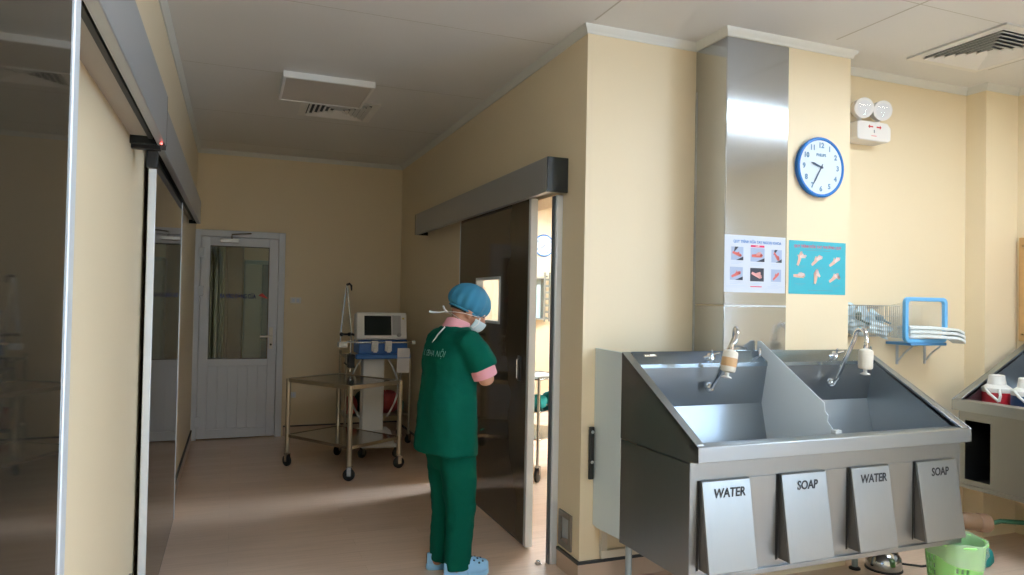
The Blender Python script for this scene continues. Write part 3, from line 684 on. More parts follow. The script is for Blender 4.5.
for x0,x1 in ((2.058,2.205),(2.478,2.608),(2.860,3.025)):
    MB().box(x0,x1,fpw-.004,fpw,.345,.715).build('fixed_panel',STEELD,sink,.001)
for x0,x1 in ((2.205,2.221),(2.608,2.622),(3.025,3.036),(1.797,1.807)):
    MB().box(x0,x1,fpw-.002,fpw,.345,.715).build('panel_gap',DARKIN,sink)
# goose neck taps with filter cartridges
def tap(x, lean, base_z, swing, resin):
    yb=SY-.093
    tb=MB(); tb.lathe([(.024,0),(.026,.008),(.020,.022),(.012,.030)],(x,yb,base_z),(0,-1,0),18); tap_=tb.build('tap',CHROME,sink)
    pts=[(x,yb-.025,base_z),(x,yb-.05,base_z+.03)]
    z1=1.285; y1=yb-.145
    pts+= [(x+lean*k/5,yb-.05-.095*k/5,base_z+.03+(z1-base_z-.03)*k/5) for k in range(1,6)]; x+=lean
    for k in range(1,8):
        a=math.pi*k/8; pts.append((x+swing*.25*(1-math.cos(a))/2,y1-.042*(1-math.cos(a)),z1+.050*math.sin(a)))
    ex,ey=x+swing*.3,y1-.086
    pts+=[(ex,ey,1.282),(ex+swing*.1,ey,1.262)]
    MB().tube(pts,.0115,12).build('spout',CHROME,tap_)
    d=V((swing,.0,-1)).normalized(); o=V((ex+swing*.1,ey,1.262))
    def seg(prof): return [(r,z) for r,z in prof]
    def lat(name,prof,m): 
        mb=MB(); mb.lathe(prof,o,d,22); return mb.build(name,m,tap_)
    lat('connector',[(.013,-.008),(.013,.03),(.010,.034)],CHROME)
    lat('filter_cartridge',[(.012,.024),(.033,.034),(.035,.043),(.035,.118),(.032,.126),(.02,.130)],CART_W)
    if resin: lat('resin_band',[(.0353,.062),(.0358,.064),(.0358,.100),(.0353,.102)],CART_O)
    lat('nozzle',[(.010,.126),(.010,.146),(.024,.152),(.024,.156),(.008,.160)],WHITE)
tap(2.20,.034,1.034,-.20,True); tap(2.985,.018,1.039,-.04,False)
for x in (2.24,3.06):
    k=MB(); k.lathe([(.022,0),(.022,.012),(.012,.020)],(x,SY-.05,1.178),(0,-.7,.7),16)
    for q in range(4):
        a=R(90*q+25); k.tube([(x,SY-.062,1.19),(x+.045*math.cos(a),SY-.062-.03*math.sin(a),1.19+.03*math.sin(a))],[.007,.005],8)
    k.build('mixer_knob',CHROME,sink)
for x in (2.555,3.315):
    MB().tube([(x,SY-.045,1.175),(x-.004,SY-.055,1.215),(x-.03,SY-.085,1.225),(x-.055,SY-.11,1.212),(x-.06,SY-.115,1.195)],.006,8).build('soap_spout',CHROME,sink)
MB().box(1.86,1.93,SY-.042,SY-.022,1.180,1.196).build('console_slot',CHROME,sink,.003)

# second sink on the side wall
t=thing('scrub_sink','second stainless steel scrub sink on the side wall, holding red and blue bottles','sink',(XW-.003,3.03,0),R(-90))
sink2=t
build_sink(t,1.55,.672,.032,.355,divider=False,zfl=.79,open_bay=(.045,.20,.42,.775))
for yy in (-.12,-.50): MB().cyl((1.25,yy,0),(1.25,yy,.372),.018,seg=14).build('leg',MATS['leg_grey'],sink2,local=True)
def jug(x,y,z,m,label,rz):
    t=thing('disinfectant_bottle',label,'bottle',(x,y,z),rz,'white capped bottles in the second sink')
    k=1.42
    MB().lathe([(.050*k,0),(.056*k,.006),(.056*k,.150),(.054*k,.154)],seg=28).build('body',m,t,local=True)
    MB().lathe([(.0565*k,.152),(.0575*k,.157),(.056*k,.178),(.036*k,.198)],seg=28).build('shoulder',WHITE,t,local=True)
    MB().lathe([(.036*k,.196),(.030*k,.252),(.026*k,.256)],seg=24).build('cap',WHITE,t,local=True)
    h=MB(); h.tube([(-.075,.035,.180),(-.100,-.0,.150),(-.098,-.055,.105)],.008,8); h.tube([(-.070,-.045,.175),(-.095,-.062,.14),(-.098,-.055,.105)],.008,8)
    h.build('handle',WHITE,t,local=True)
jug(4.335,2.925,.794,mat('bottle_red',(.50,.02,.035),.35),'red bottle with a white cap in the second sink',R(10))
jug(4.33,2.745,.794,mat('bottle_blue',(.006,.045,.17),.35),'dark blue bottle with a white cap in the second sink',R(10))

# handle strip, trunking by the sink
t=thing('wall_grip','black bar with chrome fixings on the cream wall beside the sink end panel','handle bar',(1.736,YS,.53))
MB().box(1.722,1.75,YS-.03,YS-.014,.53,.80).build('bar',BLACK,t,.004)
for z in (.62,.775): MB().cyl((1.736,YS-.034,z),(1.736,YS,z),.009,seg=14).build('fixing',CHROME,t)
m=MB(); m.box(1.80,2.355,YS-.03,YS-.002,.115,.155).box(1.80,1.835,YS-.031,YS-.002,.155,.33)
solid('cable_trunking',m,mat('trunking_cream',(.72,.66,.56),.5),'pale plastic trunking on the wall under the scrub sink','trunking',bevel=.003)

# ------------------------------------------------------------------ posters
def hand_shape(mb,cx,cz,s,ang,y,nf=4,arm=True):
    ca,sa=math.cos(ang),math.sin(ang)
    def P(u,w): return (cx+(u*ca-w*sa)*s, y, cz+(u*sa+w*ca)*s)
    pts=[(-.95,-.16),(-.3,-.22),(.15,-.24),(.62,-.26),(.70,-.17),(.38,-.10),(.80,-.10),(.86,-.01),(.40,.0),(.84,.03),(.86,.11),(.40,.10),(.72,.15),(.72,.23),(.20,.22),(.30,.40),(.20,.46),(-.05,.24),(-.35,.18),(-.95,.16)]
    if not arm: pts=[(max(u,-.45),w) for u,w in pts]
    A=[mb.bm.verts.new(P(*p)) for p in pts]; f=mb.bm.faces.new(A); bmesh.ops.triangulate(mb.bm,faces=[f])
def poster(name,label,x0,x1,z0,z1,m,y):
    t=thing('poster',label,'poster',((x0+x1)/2,y,z0))
    MB().box(x0,x1,y-.002,y-.0005,z0,z1).build('sheet',m,t); return t
yA=YP-.0065
px0,px1,pz0,pz1=2.357,2.757,1.512,1.812
tA=poster('a','white poster of six hand washing photographs on the steel cladding',px0,px1,pz0,pz1,mat('poster_white',(.60,.66,.78),.4),yA)
y=yA-.0025
text('title','QUY TRÌNH RỬA TAY NGOẠI KHOA',.0205,facing_front(2.57,y,1.778),mat('poster_blue_ink',(.10,.25,.60),.5),tA,bold=.0006,squeeze=.93)
MB().box(2.525,2.615,y-.0003,y,1.752,1.763).build('red_banner',mat('poster_pink',(.75,.03,.15),.5),tA)
text('banner_lettering','6 BƯỚC',.008,facing_front(2.57,y-.0008,1.7575),PAPER,tA)
PB=mat('photo_blue',(.36,.45,.66),.5); PBK=mat('photo_black',(.03,.035,.06),.5); PH=mat('photo_hand',(.72,.16,.14),.5); PH2=mat('photo_hand_pale',(.78,.40,.40),.5)
cells=[(2.438,1.715,.078,.070),(2.570,1.712,.092,.072),(2.697,1.710,.070,.068),(2.434,1.610,.082,.068),(2.568,1.607,.090,.070),(2.695,1.606,.068,.066)]
rots=[-.3,.05,-.9,.4,-.35,.75]
for i,(cx,cz,w,h_) in enumerate(cells):
    f=MB().box(cx-w/2,cx+w/2,y-.0004,y,cz-h_/2,cz+h_/2).build('photo',PB if i not in (4,) else PBK,tA)
    k=MB(); 
    if i in (0,2): k.poly([(cx-w*.3,y-.0007,cz+h_*.05),(cx+w*.1,y-.0007,cz+h_*.5),(cx-w*.2,y-.0007,cz+h_*.5)][::-1])
    if i!=5: k.poly([(cx-w*.1,y-.0007,cz-h_*.5),(cx+w*.5,y-.0007,cz-h_*.5),(cx+w*.5,y-.0007,cz-h_*.22)]); k.build('photo_shade',PBK,f)
    k=MB(); hand_shape(k,cx,cz-h_*.05,w*.44,rots[i],y-.0010); k.build('photo_hand',PH if i!=4 else PH2,f)
    if i in (1,4): k=MB(); hand_shape(k,cx+w*.12,cz+h_*.1,w*.30,math.pi+.3,y-.0013,arm=False); k.build('photo_hand',PH2,f)
    k=MB()
    for q in range(2): k.box(cx-w*.5,cx+w*(.35-.2*q),y-.0003,y,cz-h_/2-.012-.008*q,cz-h_/2-.0095-.008*q)
    k.build('caption_lines',mat('caption_blue',(.50,.60,.78),.5),tA)
k=MB()
for a,b in ((2.37,2.49),(2.64,2.745)):
    for q in range(2): k.box(a,b-.03*q,y-.0003,y,1.545-.007*q,1.547-.007*q)
k.build('footer_lines',MATS['caption_blue'],tA)
MB().box(2.525,2.60,y-.0003,y,1.5415,1.546).build('red_footer_line',MATS['poster_pink'],tA)
yB=YP-.0005
tB=poster('b','turquoise poster of six drawn hand washing steps below the wall clock',2.788,3.192,1.512,1.803,mat('poster_turquoise',(.04,.43,.56),.4),yB)
y=yB-.0025
text('title','QUY TRÌNH RỬA TAY THƯỜNG QUY',.0205,facing_front(2.99,y,1.772),mat('poster_red_ink',(.55,.12,.22),.5),tB,bold=.0006,squeeze=.98)
MB().box(2.90,3.08,y-.0003,y,1.751,1.754).build('subtitle_line',mat('poster_grey_ink',(.12,.30,.40),.5),tB)
SKP=mat('drawn_hand',(.80,.50,.40),.5); SKQ=mat('drawn_hand_pale',(.85,.68,.66),.5)
cells=[(2.868,1.712),(2.985,1.704),(3.115,1.700),(2.868,1.615),(2.985,1.617),(3.115,1.612)]
ang=[(1.2,.1),(.7,.4),(.6,.5),(0,3.14),(1.35,2.2),(.6,-.5)]
for (cx,cz),(a,b) in zip(cells,ang):
    k=MB(); hand_shape(k,cx-.006,cz-.004,.046,a,y-.0006); k.build('drawn_hand',SKP,tB)
    k=MB(); hand_shape(k,cx+.010,cz+.004,.036,b,y-.0010,arm=False); k.build('drawn_hand',SKQ,tB)
    k=MB(); k.box(cx-.040,cx+.036,y-.0003,y,cz-.048,cz-.045).box(cx-.025,cx+.02,y-.0003,y,cz-.055,cz-.0525); k.build('caption_lines',mat('caption_teal',(.10,.38,.50),.5),tB)
MB().box(2.92,3.10,y-.0003,y,1.532,1.535).build('footer_line',MATS['poster_grey_ink'],tB)

# ------------------------------------------------------------------ emergency light
EW=mat('emergency_white',(.80,.79,.80),.35)
t=thing('emergency_light','white twin head emergency light on the cream wall above the wire basket','emergency light',(3.515,YRC,2.435))
m=MB(); m.prism([(3.38,2.445),(3.40,2.435),(3.625,2.435),(3.648,2.448),(3.648,2.52),(3.62,2.550),(3.40,2.550),(3.38,2.54)],'Y',3.105,YRC); bo=m.build('body',EW,t,.006)
for s_,x in ((-1,3.488),(1,3.545)):
    mb=MB(); pts=[(s_*.024,0),(s_*.012,.011),(s_*.012,.004),(s_*-.014,.004),(s_*-.014,-.004),(s_*.012,-.004),(s_*.012,-.011)]
    if s_<0: pts=pts[::-1]
    mb.prism([(x+a,2.518+b) for a,b in pts],'Y',3.1035,3.1055); mb.build('red_arrow',RED,bo)
MB().box(3.509,3.515,3.103,3.1055,2.482,2.50).build('indicator_slot',mat('indicator_grey',(.2,.25,.3),.4),bo)
MB().box(3.49,3.53,3.1035,3.1055,2.462,2.466).build('red_mark',mat('pink_mark',(.8,.25,.28),.5),bo)
for x in (3.452,3.602):
    q=V((-.30,-1,-.14)).normalized(); c_=V((x,3.15,2.632)); 
    hd=MB(); hd.lathe([(.012,-.055),(.040,-.045),(.056,-.01),(.060,.03),(.060,.038),(.050,.040)],c_,q,32); ho=hd.build('lamp_head',EW,t)
    k=MB(); k.lathe([(.050,.028),(.040,.020),(.028,.010),(.010,.004)],c_,q,28); k.build('reflector',mat('lamp_reflector',(.42,.45,.48),.18,1),ho)
    k=MB(); k.lathe([(.050,.036),(.049,.039),(.02,.044)],c_,q,28); k.build('lens',clear_glass('lamp_lens',(.95,.97,1),.05),ho)
    k=MB(); k.ell(c_+q*.016,.010); k.build('bulb',mat('bulb_white',(.85,.86,.85),.2),ho)
    k=MB(); k.cyl((x,3.165,2.545),(x,3.16,2.59),.014,seg=14); k.build('neck',EW,ho)

# ------------------------------------------------------------------ wire basket with pouches, shelf with box and towels
WIRE=mat('basket_wire',(.45,.44,.42),.35,.7)
t=thing('wire_basket','wire basket of blue white pouches on the wall beside the tap filter','basket',(3.61,3.15,1.27))
x0,x1,y0,y1,z0,z1=3.325,3.706,3.085,3.215,1.275,1.457
m=MB(); r=.0016; nx=24
for i in range(nx+1):
    x=x0+(x1-x0)*i/nx; m.tube([(x,y0,z1),(x,y0,z0),(x,y1,z0),(x,y1,z1)],r,5)
for z in (z0+.06,z0+.12): m.tube([(x0,y0,z),(x1,y0,z),(x1,y1,z),(x0,y1,z),(x0,y0,z)],r,5)
for i in range(5):
    y_=y0+(y1-y0)*(i+.5)/5
    m.tube([(x0,y_,z1),(x0,y_,z0),(x1,y_,z0),(x1,y_,z1)],r,5)
m.build('wire_grid',WIRE,t)
MB().tube([(x0,y0,z1),(x1,y0,z1),(x1,y1,z1),(x0,y1,z1),(x0,y0,z1)],.003,6).build('top_rim',WIRE,t)
MB().box(x0+.02,x1-.02,y1,YRC,z1-.02,z1-.008).build('hanging_bracket',WIRE,t)
def pouch(c_,sx,sz,rot,m,label,seed,tilt=.15):
    rnd=random.Random(seed); M=Matrix.Translation(c_) @ Matrix.Rotation(rot,4,'Y') @ Matrix.Rotation(tilt,4,'X'); n=14
    mb=MB(); F=[];B=[]
    ph=[rnd.uniform(0,6) for _ in range(4)]
    for i in range(n+1):
        for side,S in ((1,F),(-1,B)):
            row=[]
            for j in range(n+1):
                u=i/n*2-1; w=j/n*2-1; e=(1-u**4)*(1-w**4)
                wob=.006*math.sin(5*u+ph[0]+3*w)+.004*math.sin(9*w+ph[1]-4*u)
                row.append(mb.bm.verts.new(M@V((u*sx*(1+.05*math.sin(3*w+ph[2])),side*(.012*e+.0006)+wob,w*sz*(1+.06*math.sin(4*u+ph[3]))))))
            S.append(row)
    for i in range(n):
        for j in range(n):
            mb.bm.faces.new((F[i][j],F[i+1][j],F[i+1][j+1],F[i][j+1])); mb.bm.faces.new((B[i][j],B[i][j+1],B[i+1][j+1],B[i+1][j]))
    edge=lambda S:[S[i][0] for i in range(n)]+[S[n][j] for j in range(n)]+[S[i][n] for i in range(n,0,-1)]+[S[0][j] for j in range(n,0,-1)]
    a,b=edge(F),edge(B)
    for i in range(len(a)): mb.bm.faces.new((a[i],b[i],b[(i+1)%len(a)],a[(i+1)%len(a)]))
    return solid('sterile_pouch',mb,m,label,'pouch','sterile pouches in the wire basket')
PO1=mat('pouch_pale_blue',(.50,.68,.78),.3,noise=.15,nscale=14); PO2=mat('pouch_blue_white',(.62,.76,.84),.3,noise=.12,nscale=14); PO3=mat('pouch_grey_blue',(.40,.54,.62),.3,noise=.25,nscale=18)
pouch((3.39,3.175,1.395),.052,.075,.2,PO1,'pale blue pouch standing at the clock end of the wire basket',1,.1)
pouch((3.485,3.165,1.375),.055,.080,-.35,PO2,'blue white pouch leaning in the middle of the wire basket',2,.25)
pouch((3.59,3.160,1.365),.075,.050,.55,PO1,'pale pouch tilted over the open end of the wire basket',3,.2)
pouch((3.41,3.125,1.325),.070,.046,.15,PO3,'grey blue pouch lying low at the front of the wire basket',4,.3)
pouch((3.585,3.118,1.315),.085,.038,.30,PO2,'long pale pouch sliding along the bottom of the wire basket',5,.3)
for x,z,ax in ((3.455,1.388,.6),(3.655,1.372,.8)):
    pass
t=thing('scrub_brush','dark scrub brush inside the pale pouch of the wire basket','brush',(3.40,3.10,1.37))
m=MB(); m.ell((3.40,3.100,1.395),(.024,.012,.026)); m.build('head',mat('brush_dark',(.10,.16,.15),.6,noise=.3),t)
MB().tube([(3.40,3.100,1.38),(3.44,3.10,1.36),(3.48,3.10,1.35)],[.008,.006,.007],8).build('handle',MATS['brush_dark'],t)
t=thing('scrub_brush','grey scrub brush inside the tilted pouch of the wire basket','brush',(3.57,3.10,1.34))
m=MB(); m.ell((3.565,3.10,1.385),(.034,.012,.018),Matrix.Identity(4)); m.build('head',mat('brush_grey',(.16,.26,.33),.5),t)
MB().tube([(3.58,3.10,1.378),(3.62,3.10,1.362),(3.65,3.10,1.352)],[.008,.006,.007],8).build('handle',MATS['brush_grey'],t)

BLU=mat('box_rim_blue',(.16,.50,.92),.3)
t=thing('wall_shelf','small blue shelf on steel brackets beside the wire basket','shelf',(4.02,3.15,1.10))
MB().box(3.755,4.06,3.045,YRC,1.222,1.238).build('shelf_board',mat('shelf_blue',(.10,.32,.66),.4),t,.003)
for x in (3.85,4.09):
    m=MB(); m.box(x-.010,x+.010,YRC-.005,YRC,1.095,1.222).box(x-.010,x+.010,3.08,YRC,1.216,1.222)
    m.tube([(x,YRC-.012,1.12),(x,3.165,1.17),(x,3.11,1.214)],.006,8); m.build('bracket',mat('bracket_grey',(.55,.60,.66),.4,.5),t,.001)
t=thing('storage_box','clear storage box with a bright blue rim tipped on its side on the shelf','box',(3.89,3.12,1.238))
def rrect(x0,x1,z0,z1,r,n=6):
    P=[]
    for cx,cz,a0 in ((x1-r,z1-r,0),(x0+r,z1-r,90),(x0+r,z0+r,180),(x1-r,z0+r,270)):
        for k in range(n+1):
            a=R(a0+90*k/n); P.append((cx+r*math.cos(a),cz+r*math.sin(a)))
    return P
o_=rrect(3.712,4.068,1.2385,1.512,.035); i_=rrect(3.738,4.044,1.262,1.488,.022)
m=MB()
A=[[m.bm.verts.new((x,yy,z)) for x,z in q] for yy in (3.045,3.070) for q in (o_,i_)]
n=len(o_)
for i in range(n):
    j=(i+1)%n
    for a,b in ((A[0],A[1]),(A[2],A[3]),(A[0],A[2]),(A[1],A[3])): m.bm.faces.new((a[i],a[j],b[j],b[i]))
m.build('rim',BLU,t,.004)
m=MB(); rings=[]
for yy,s_ in ((3.068,1.0),(3.19,.90)):
    rings.append([(3.89+(x-3.89)*s_,yy,1.25+(z-1.25)*s_) for x,z in i_])
m.loft(rings,False); m.bm.faces.new([m.bm.verts.new(p) for p in rings[1]])
m.build('shell',sheer('clear_box',(.82,.86,.86),.22,.15),t)
def towel(c_,w,d,h_,label,seed,grp):
    mb=MB(); rnd=random.Random(seed); n=26; k=8; rings=[]; p0=rnd.uniform(0,6)
    for i in range(n+1):
        u=i/n; x=c_[0]-w/2+w*u; zz=.010*math.sin(5*u+p0)*u
        droop=-.028*max(0,(u-.75)/.25)**2
        ring=[]
        for q in range(20):
            a=2*math.pi*q/20; ca=math.copysign(abs(math.cos(a))**.5,math.cos(a)); sa=math.copysign(abs(math.sin(a))**.4,math.sin(a))
            ring.append((x,c_[1]+.015-.36*(min(x,4.04)-3.765)+d/2*ca*(1+.04*math.sin(9*u+p0)),max(c_[2]+zz+droop*(1 if sa<0 else .8)+h_/2*(1+sa),c_[2]+droop if u>.75 else c_[2])))
        rings.append(ring)
    mb.loft(rings); return solid('folded_towel',mb,mat('towel_white',(.74,.80,.82),.9,bump=.3,bscale=80),label,'towel',grp)
towel((3.935,3.085,1.264),.340,.09,.0250,'white folded towel lowest of the pile on the shelf',1,'folded towels on the shelf')
towel((3.935,3.085,1.2895),.335,.09,.0250,'white folded towel in the middle of the shelf pile',1,'folded towels on the shelf')
towel((3.930,3.085,1.315),.330,.09,.0235,'white folded towel topmost of the pile on the shelf',1,'folded towels on the shelf')

# ------------------------------------------------------------------ wooden board on the side wall
t=thing('wooden_board','tan wooden board fixed to the side wall above the second sink','board',(XW-.015,2.6,1.22))
MB().box(XW-.032,XW-.002,2.1,3.055,1.245,1.915).build('board',mat('tan_wood',(.55,.33,.14),.5,noise=.15,nscale=5,stretch=(6,1,6)),t,.003)
for z in (1.29,1.86): MB().cyl((XW-.032,3.03,z),(XW-.026,3.03,z),.006,seg=12).build('screw',STEEL,t)

# ------------------------------------------------------------------ floor things below the sinks
cx,cy=3.40,2.50
t=thing('waste_bin','lime green slotted plastic waste bin under the end of the scrub sink','waste bin',(cx,cy,0))
m=MB(); seg=72; H_=.288; rows=24; rb,rt=.108,.136
vs=[[m.bm.verts.new((cx+(rb+(rt-rb)*j/rows)*math.cos(2*math.pi*k/seg),cy+(rb+(rt-rb)*j/rows)*math.sin(2*math.pi*k/seg),H_*j/rows)) for k in range(seg)] for j in range(rows+1)]
for j in range(rows):
    for k in range(seg):
        if 3<=j<=17 and k%14 in (2,4,6) and j%3!=0: continue
        m.bm.faces.new((vs[j][k],vs[j][(k+1)%seg],vs[j+1][(k+1)%seg],vs[j+1][k]))
m.bm.faces.new(vs[0][::-1])
LIME=mat('lime_plastic',(.36,.78,.26),.4); b_=LIME.node_tree.nodes['Principled BSDF']; b_.inputs['Alpha'].default_value=.86
o=m.build('bin_body',LIME,t); sd=o.modifiers.new('s','SOLIDIFY'); sd.thickness=.003
MB().ring((cx,cy,H_),(0,0,1),rt+.003,.006,48,8).build('rim',LIME,t)
m=MB(); rings=[]
for rr,z,w in ((.142,.232,.010),(.142,.262,.005),(.1445,.290,.004),(.144,.298,.004),(.138,.300,.004),(.128,.285,.004),(.118,.22,.006),(.10,.10,.008)):
    rings.append([(cx+(rr+w*math.sin(7*2*math.pi*k/60)+.4*w*math.sin(13*2*math.pi*k/60))*math.cos(2*math.pi*k/60),cy+(rr+w*math.sin(7*2*math.pi*k/60))*math.sin(2*math.pi*k/60),z+(-.05*max(0,math.cos(2*math.pi*k/60+1.9))**2 if z<.25 and rr>.14 else 0)+.004*math.sin(5*2*math.pi*k/60)) for k in range(60)])
m.loft(rings,False); o=solid('bin_liner',m,sheer('liner_film',(.80,.92,.82),.32,.2),'thin whitish plastic liner folded over the rim of the lime waste bin','bin liner'); 
t=thing('foot_pedal_dome','domed steel foot pedal on the floor under the scrub sink','foot pedal',(3.385,2.90,0))
m=MB(); prof=[(.096,.004),(.100,.012),(.100,.045),(.094,.075),(.075,.100),(.045,.113),(.015,.117)]
m.lathe([(r*.92,z*.95) for r,z in prof],(3.385,2.90,0)); m.build('dome',STEEL,t)
MB().lathe([(.096,0),(.096,.006),(.09,.008)],(3.385,2.90,0)).build('base_ring',BLACK,t)
solid('power_cable',MB().tube([(3.47,2.88,.03),(3.50,2.87,.022),(3.60,2.84,.008),(3.75,2.83,.007),(3.92,2.90,.007)],.006,8),BLACK,'black cable lying on the floor between the foot pedal and the drain pipe','cable')
t=thing('drain_pipe','tan plastic pipe with a rounded end under the second sink','pipe',(4.02,2.83,.14))
d_=V((.90,-.36,-.10)).normalized(); o_=V((3.93,2.87,.225))
m=MB(); m.lathe([(.046,0),(.049,.005),(.049,.115),(.047,.118)],o_,d_,24); m.build('pipe',mat('tan_pipe',(.24,.145,.085),.45),t)
m=MB(); m.lathe([(.052,.112),(.053,.118),(.053,.165),(.046,.180),(.02,.186)],o_,d_,24); m.build('end_cap',mat('tan_pipe_cap',(.28,.17,.11),.35),t)
m=MB(); m.tube([(3.95,2.90,.21),(3.95,2.93,.12),(3.95,2.95,0)],.03,14); m.build('elbow',MATS['tan_pipe'],t)
m=MB(); m.tube([(4.098,2.805,.205),(4.16,2.78,.222),(4.28,2.68,.228),(4.45,2.5,.225),(4.7,2.35,.225)],.013,10)
solid('green_hose',m,mat('hose_green',(.004,.075,.035),.5),'dark green hose running from the tan pipe under the second sink','hose')
bundle('floor_cloth',(3.95,2.74,.055),(.06,.045,.055),TEAL,'crumpled teal cloth on the floor behind the lime bin','cloth',21)
#PART3
# ------------------------------------------------------------------ the nurse
PR = Matrix.Translation((1.085,3.60,0)) @ Matrix.Rotation(R(12),4,'Z')
per = thing('person','person in green scrubs and blue cap, arms folded, standing by the half open glass door','person',(1.085,3.60,0),R(12))
ZERO = Matrix.Identity(4)
def L2(mb,name,m,parent=per,vox=None,smooth=0,disp=0,dscale=.12):
    o = mb.build(name,m,parent,local=True)
    o.data.shade_smooth()
    if vox:
        r=o.modifiers.new('r','REMESH'); r.mode='VOXEL'; r.voxel_size=vox; r.use_smooth_shade=True
    if smooth:
        q=o.modifiers.new('q','SMOOTH'); q.iterations=smooth; q.factor=.5
    if disp:
        tx=bpy.data.textures.new(name+'_folds','CLOUDS'); tx.noise_scale=dscale; tx.noise_depth=2
        d=o.modifiers.new('d','DISPLACE'); d.texture=tx; d.strength=disp; d.mid_level=.5; d.texture_coords='LOCAL'
    return o
def se(cx,cy,z,a,b,n=36,p=.85,wav=None,tilt=0):
    out=[]
    for k in range(n):
        t_=2*math.pi*k/n; c_,s_=math.cos(t_),math.sin(t_)
        w=1+(wav(t_) if wav else 0)
        x=a*math.copysign(abs(c_)**p,c_)*w; y=b*math.copysign(abs(s_)**p,s_)*w
        out.append((cx+x,cy+y,z+tilt*x))
    return out
HM = Matrix.Translation((.088,0,1.388)) @ Matrix.Rotation(R(-18),4,'Z') @ Matrix.Rotation(R(26),4,'Y')
# --- body: one continuous surface
B=MB()
B.loft([se(-.02,0,.74,.09,.14),se(-.02,0,.84,.105,.155),se(-.01,0,.95,.095,.135),se(-.01,0,1.08,.10,.145),se(-.005,0,1.18,.10,.155),se(.0,0,1.25,.085,.14),se(.005,0,1.29,.06,.08),se(.012,0,1.31,.05,.055)])
B.tube([(.0,0,1.25),(.03,0,1.31),(.06,0,1.37)],[.056,.052,.052],18)
# head
H=MB()
H.ell((0,0,.012),(.092,.074,.108),seg=26,rings=18)
H.ell((.030,0,-.060),(.062,.052,.052)); H.ell((.055,0,-.085),(.030,.030,.022))
H.ell((.045,.034,-.030),(.035,.030,.035)); H.ell((.045,-.034,-.030),(.035,.030,.035))
H.tube([(.082,0,.018),(.100,0,-.018),(.104,0,-.030)],[.010,.013,.012],10); H.ell((.094,.010,-.030),.010); H.ell((.094,-.010,-.030),.010)
H.ell((.080,0,-.058),(.018,.026,.007)); H.ell((.079,0,-.068),(.018,.022,.008)); H.ell((.072,0,.036),(.024,.060,.012))
for s_ in (-1,1): 
    H.ell((-.004,s_*.076,-.012),(.020,.008,.032)); H.ell((-.004,s_*.080,-.008),(.017,.009,.026)); H.ell((.004,s_*.078,-.036),(.010,.008,.012))
H.bm.transform(HM)
for f in list(H.bm.faces): pass
me_=bpy.data.meshes.new('tmp'); H.bm.to_mesh(me_); H.bm.free(); B.bm.from_mesh(me_); bpy.data.meshes.remove(me_)
# arms, folded in front of the chest
ARM={-1:[(.0,-.155,1.235),(.05,-.190,1.14),(.090,-.200,1.035),(.125,-.13,1.035),(.150,-.02,1.055),(.158,.045,1.07)],
      1:[(.0,.155,1.235),(.05,.190,1.14),(.095,.200,1.035),(.140,.12,1.065),(.176,.01,1.100),(.182,-.035,1.115)]}
for s_ in (-1,1): B.tube(ARM[s_],[.052,.047,.041,.038,.031,.024],16)
def hand(wrist,d,nrm,thumb):
    """palm along d, back of the hand along nrm, thumb side vector"""
    d=V(d).normalized(); nrm=V(nrm); nrm=(nrm-d*nrm.dot(d)).normalized(); th=V(thumb); th=(th-d*th.dot(d)-nrm*th.dot(nrm)).normalized(); w=V(wrist)
    rings=[]
    for u,wd,tk in ((-.01,.024,.018),(.02,.032,.016),(.05,.040,.014),(.078,.041,.012)):
        rings.append([w+d*u+th*(wd*math.cos(2*math.pi*k/16))+nrm*(tk*math.sin(2*math.pi*k/16)) for k in range(16)])
    B.loft(rings)
    for i,ln in enumerate((.066,.074,.069,.054)):
        o=w+d*.070+th*(.030-.020*i); p=[o]
        for q,a in enumerate((18,45,72)):
            p.append(p[-1]+(d*math.cos(R(a))-nrm*math.sin(R(a)))*ln*(.42,.33,.25)[q])
        B.tube(p,[.0090,.0085,.0078,.0065],10)
    o=w+d*.018+th*.026
    B.tube([o,o+(d*.5+th*.75-nrm*.2).normalized()*.034,o+(d*.5+th*.75-nrm*.2).normalized()*.034+(d*.9+th*.2-nrm*.45).normalized()*.030],[.0125,.0105,.0080],10)
hand((.160,.062,1.072),(.05,1,.10),(1,-.05,.2),(0,0,1)); hand((.182,-.052,1.119),(-.25,-1,.02),(1,.05,.25),(0,0,1))
# legs and feet
for s_,x0 in ((-1,.005),(1,-.015)):
    B.tube([(-.02,s_*.075,.80),(.015,s_*.075,.62),(.02,s_*.075,.45),(x0+.02,s_*.075,.28),(x0+.012,s_*.08,.09),(x0+.008,s_*.084,.05)],[.085,.075,.055,.050,.036,.036],18)
    B.ell((x0+.055,s_*.09,.045),(.090,.036,.026)); B.ell((x0-.005,s_*.088,.05),(.035,.030,.035))
body=L2(B,'body',SKIN,vox=.0065,smooth=3)
# eyes
for s_ in (-1,1):
    e=MB(); e.ell((.078,s_*.030,.012),(.013,.013,.011),seg=16,rings=10); e.bm.transform(HM); eo=L2(e,'eye',mat('eye_white',(.75,.72,.70),.2))
    e=MB(); e.ell((.087,s_*.031,.012),(.006,.0065,.0065),seg=12,rings=8); e.bm.transform(HM); L2(e,'iris',mat('eye_dark',(.03,.015,.01),.15),eo)
    e=MB(); e.tube([(.082,s_*.012,.040),(.080,s_*.032,.046),(.066,s_*.052,.040)],[.003,.0038,.002],6); e.bm.transform(HM); L2(e,'eyebrow',mat('hair_black',(.012,.010,.009),.6))
h_=MB(); h_.ell((-.012,0,.012),(.090,.080,.104),seg=24,rings=12,zmin=-.35); h_.bm.transform(HM); L2(h_,'hair',MATS['hair_black'])
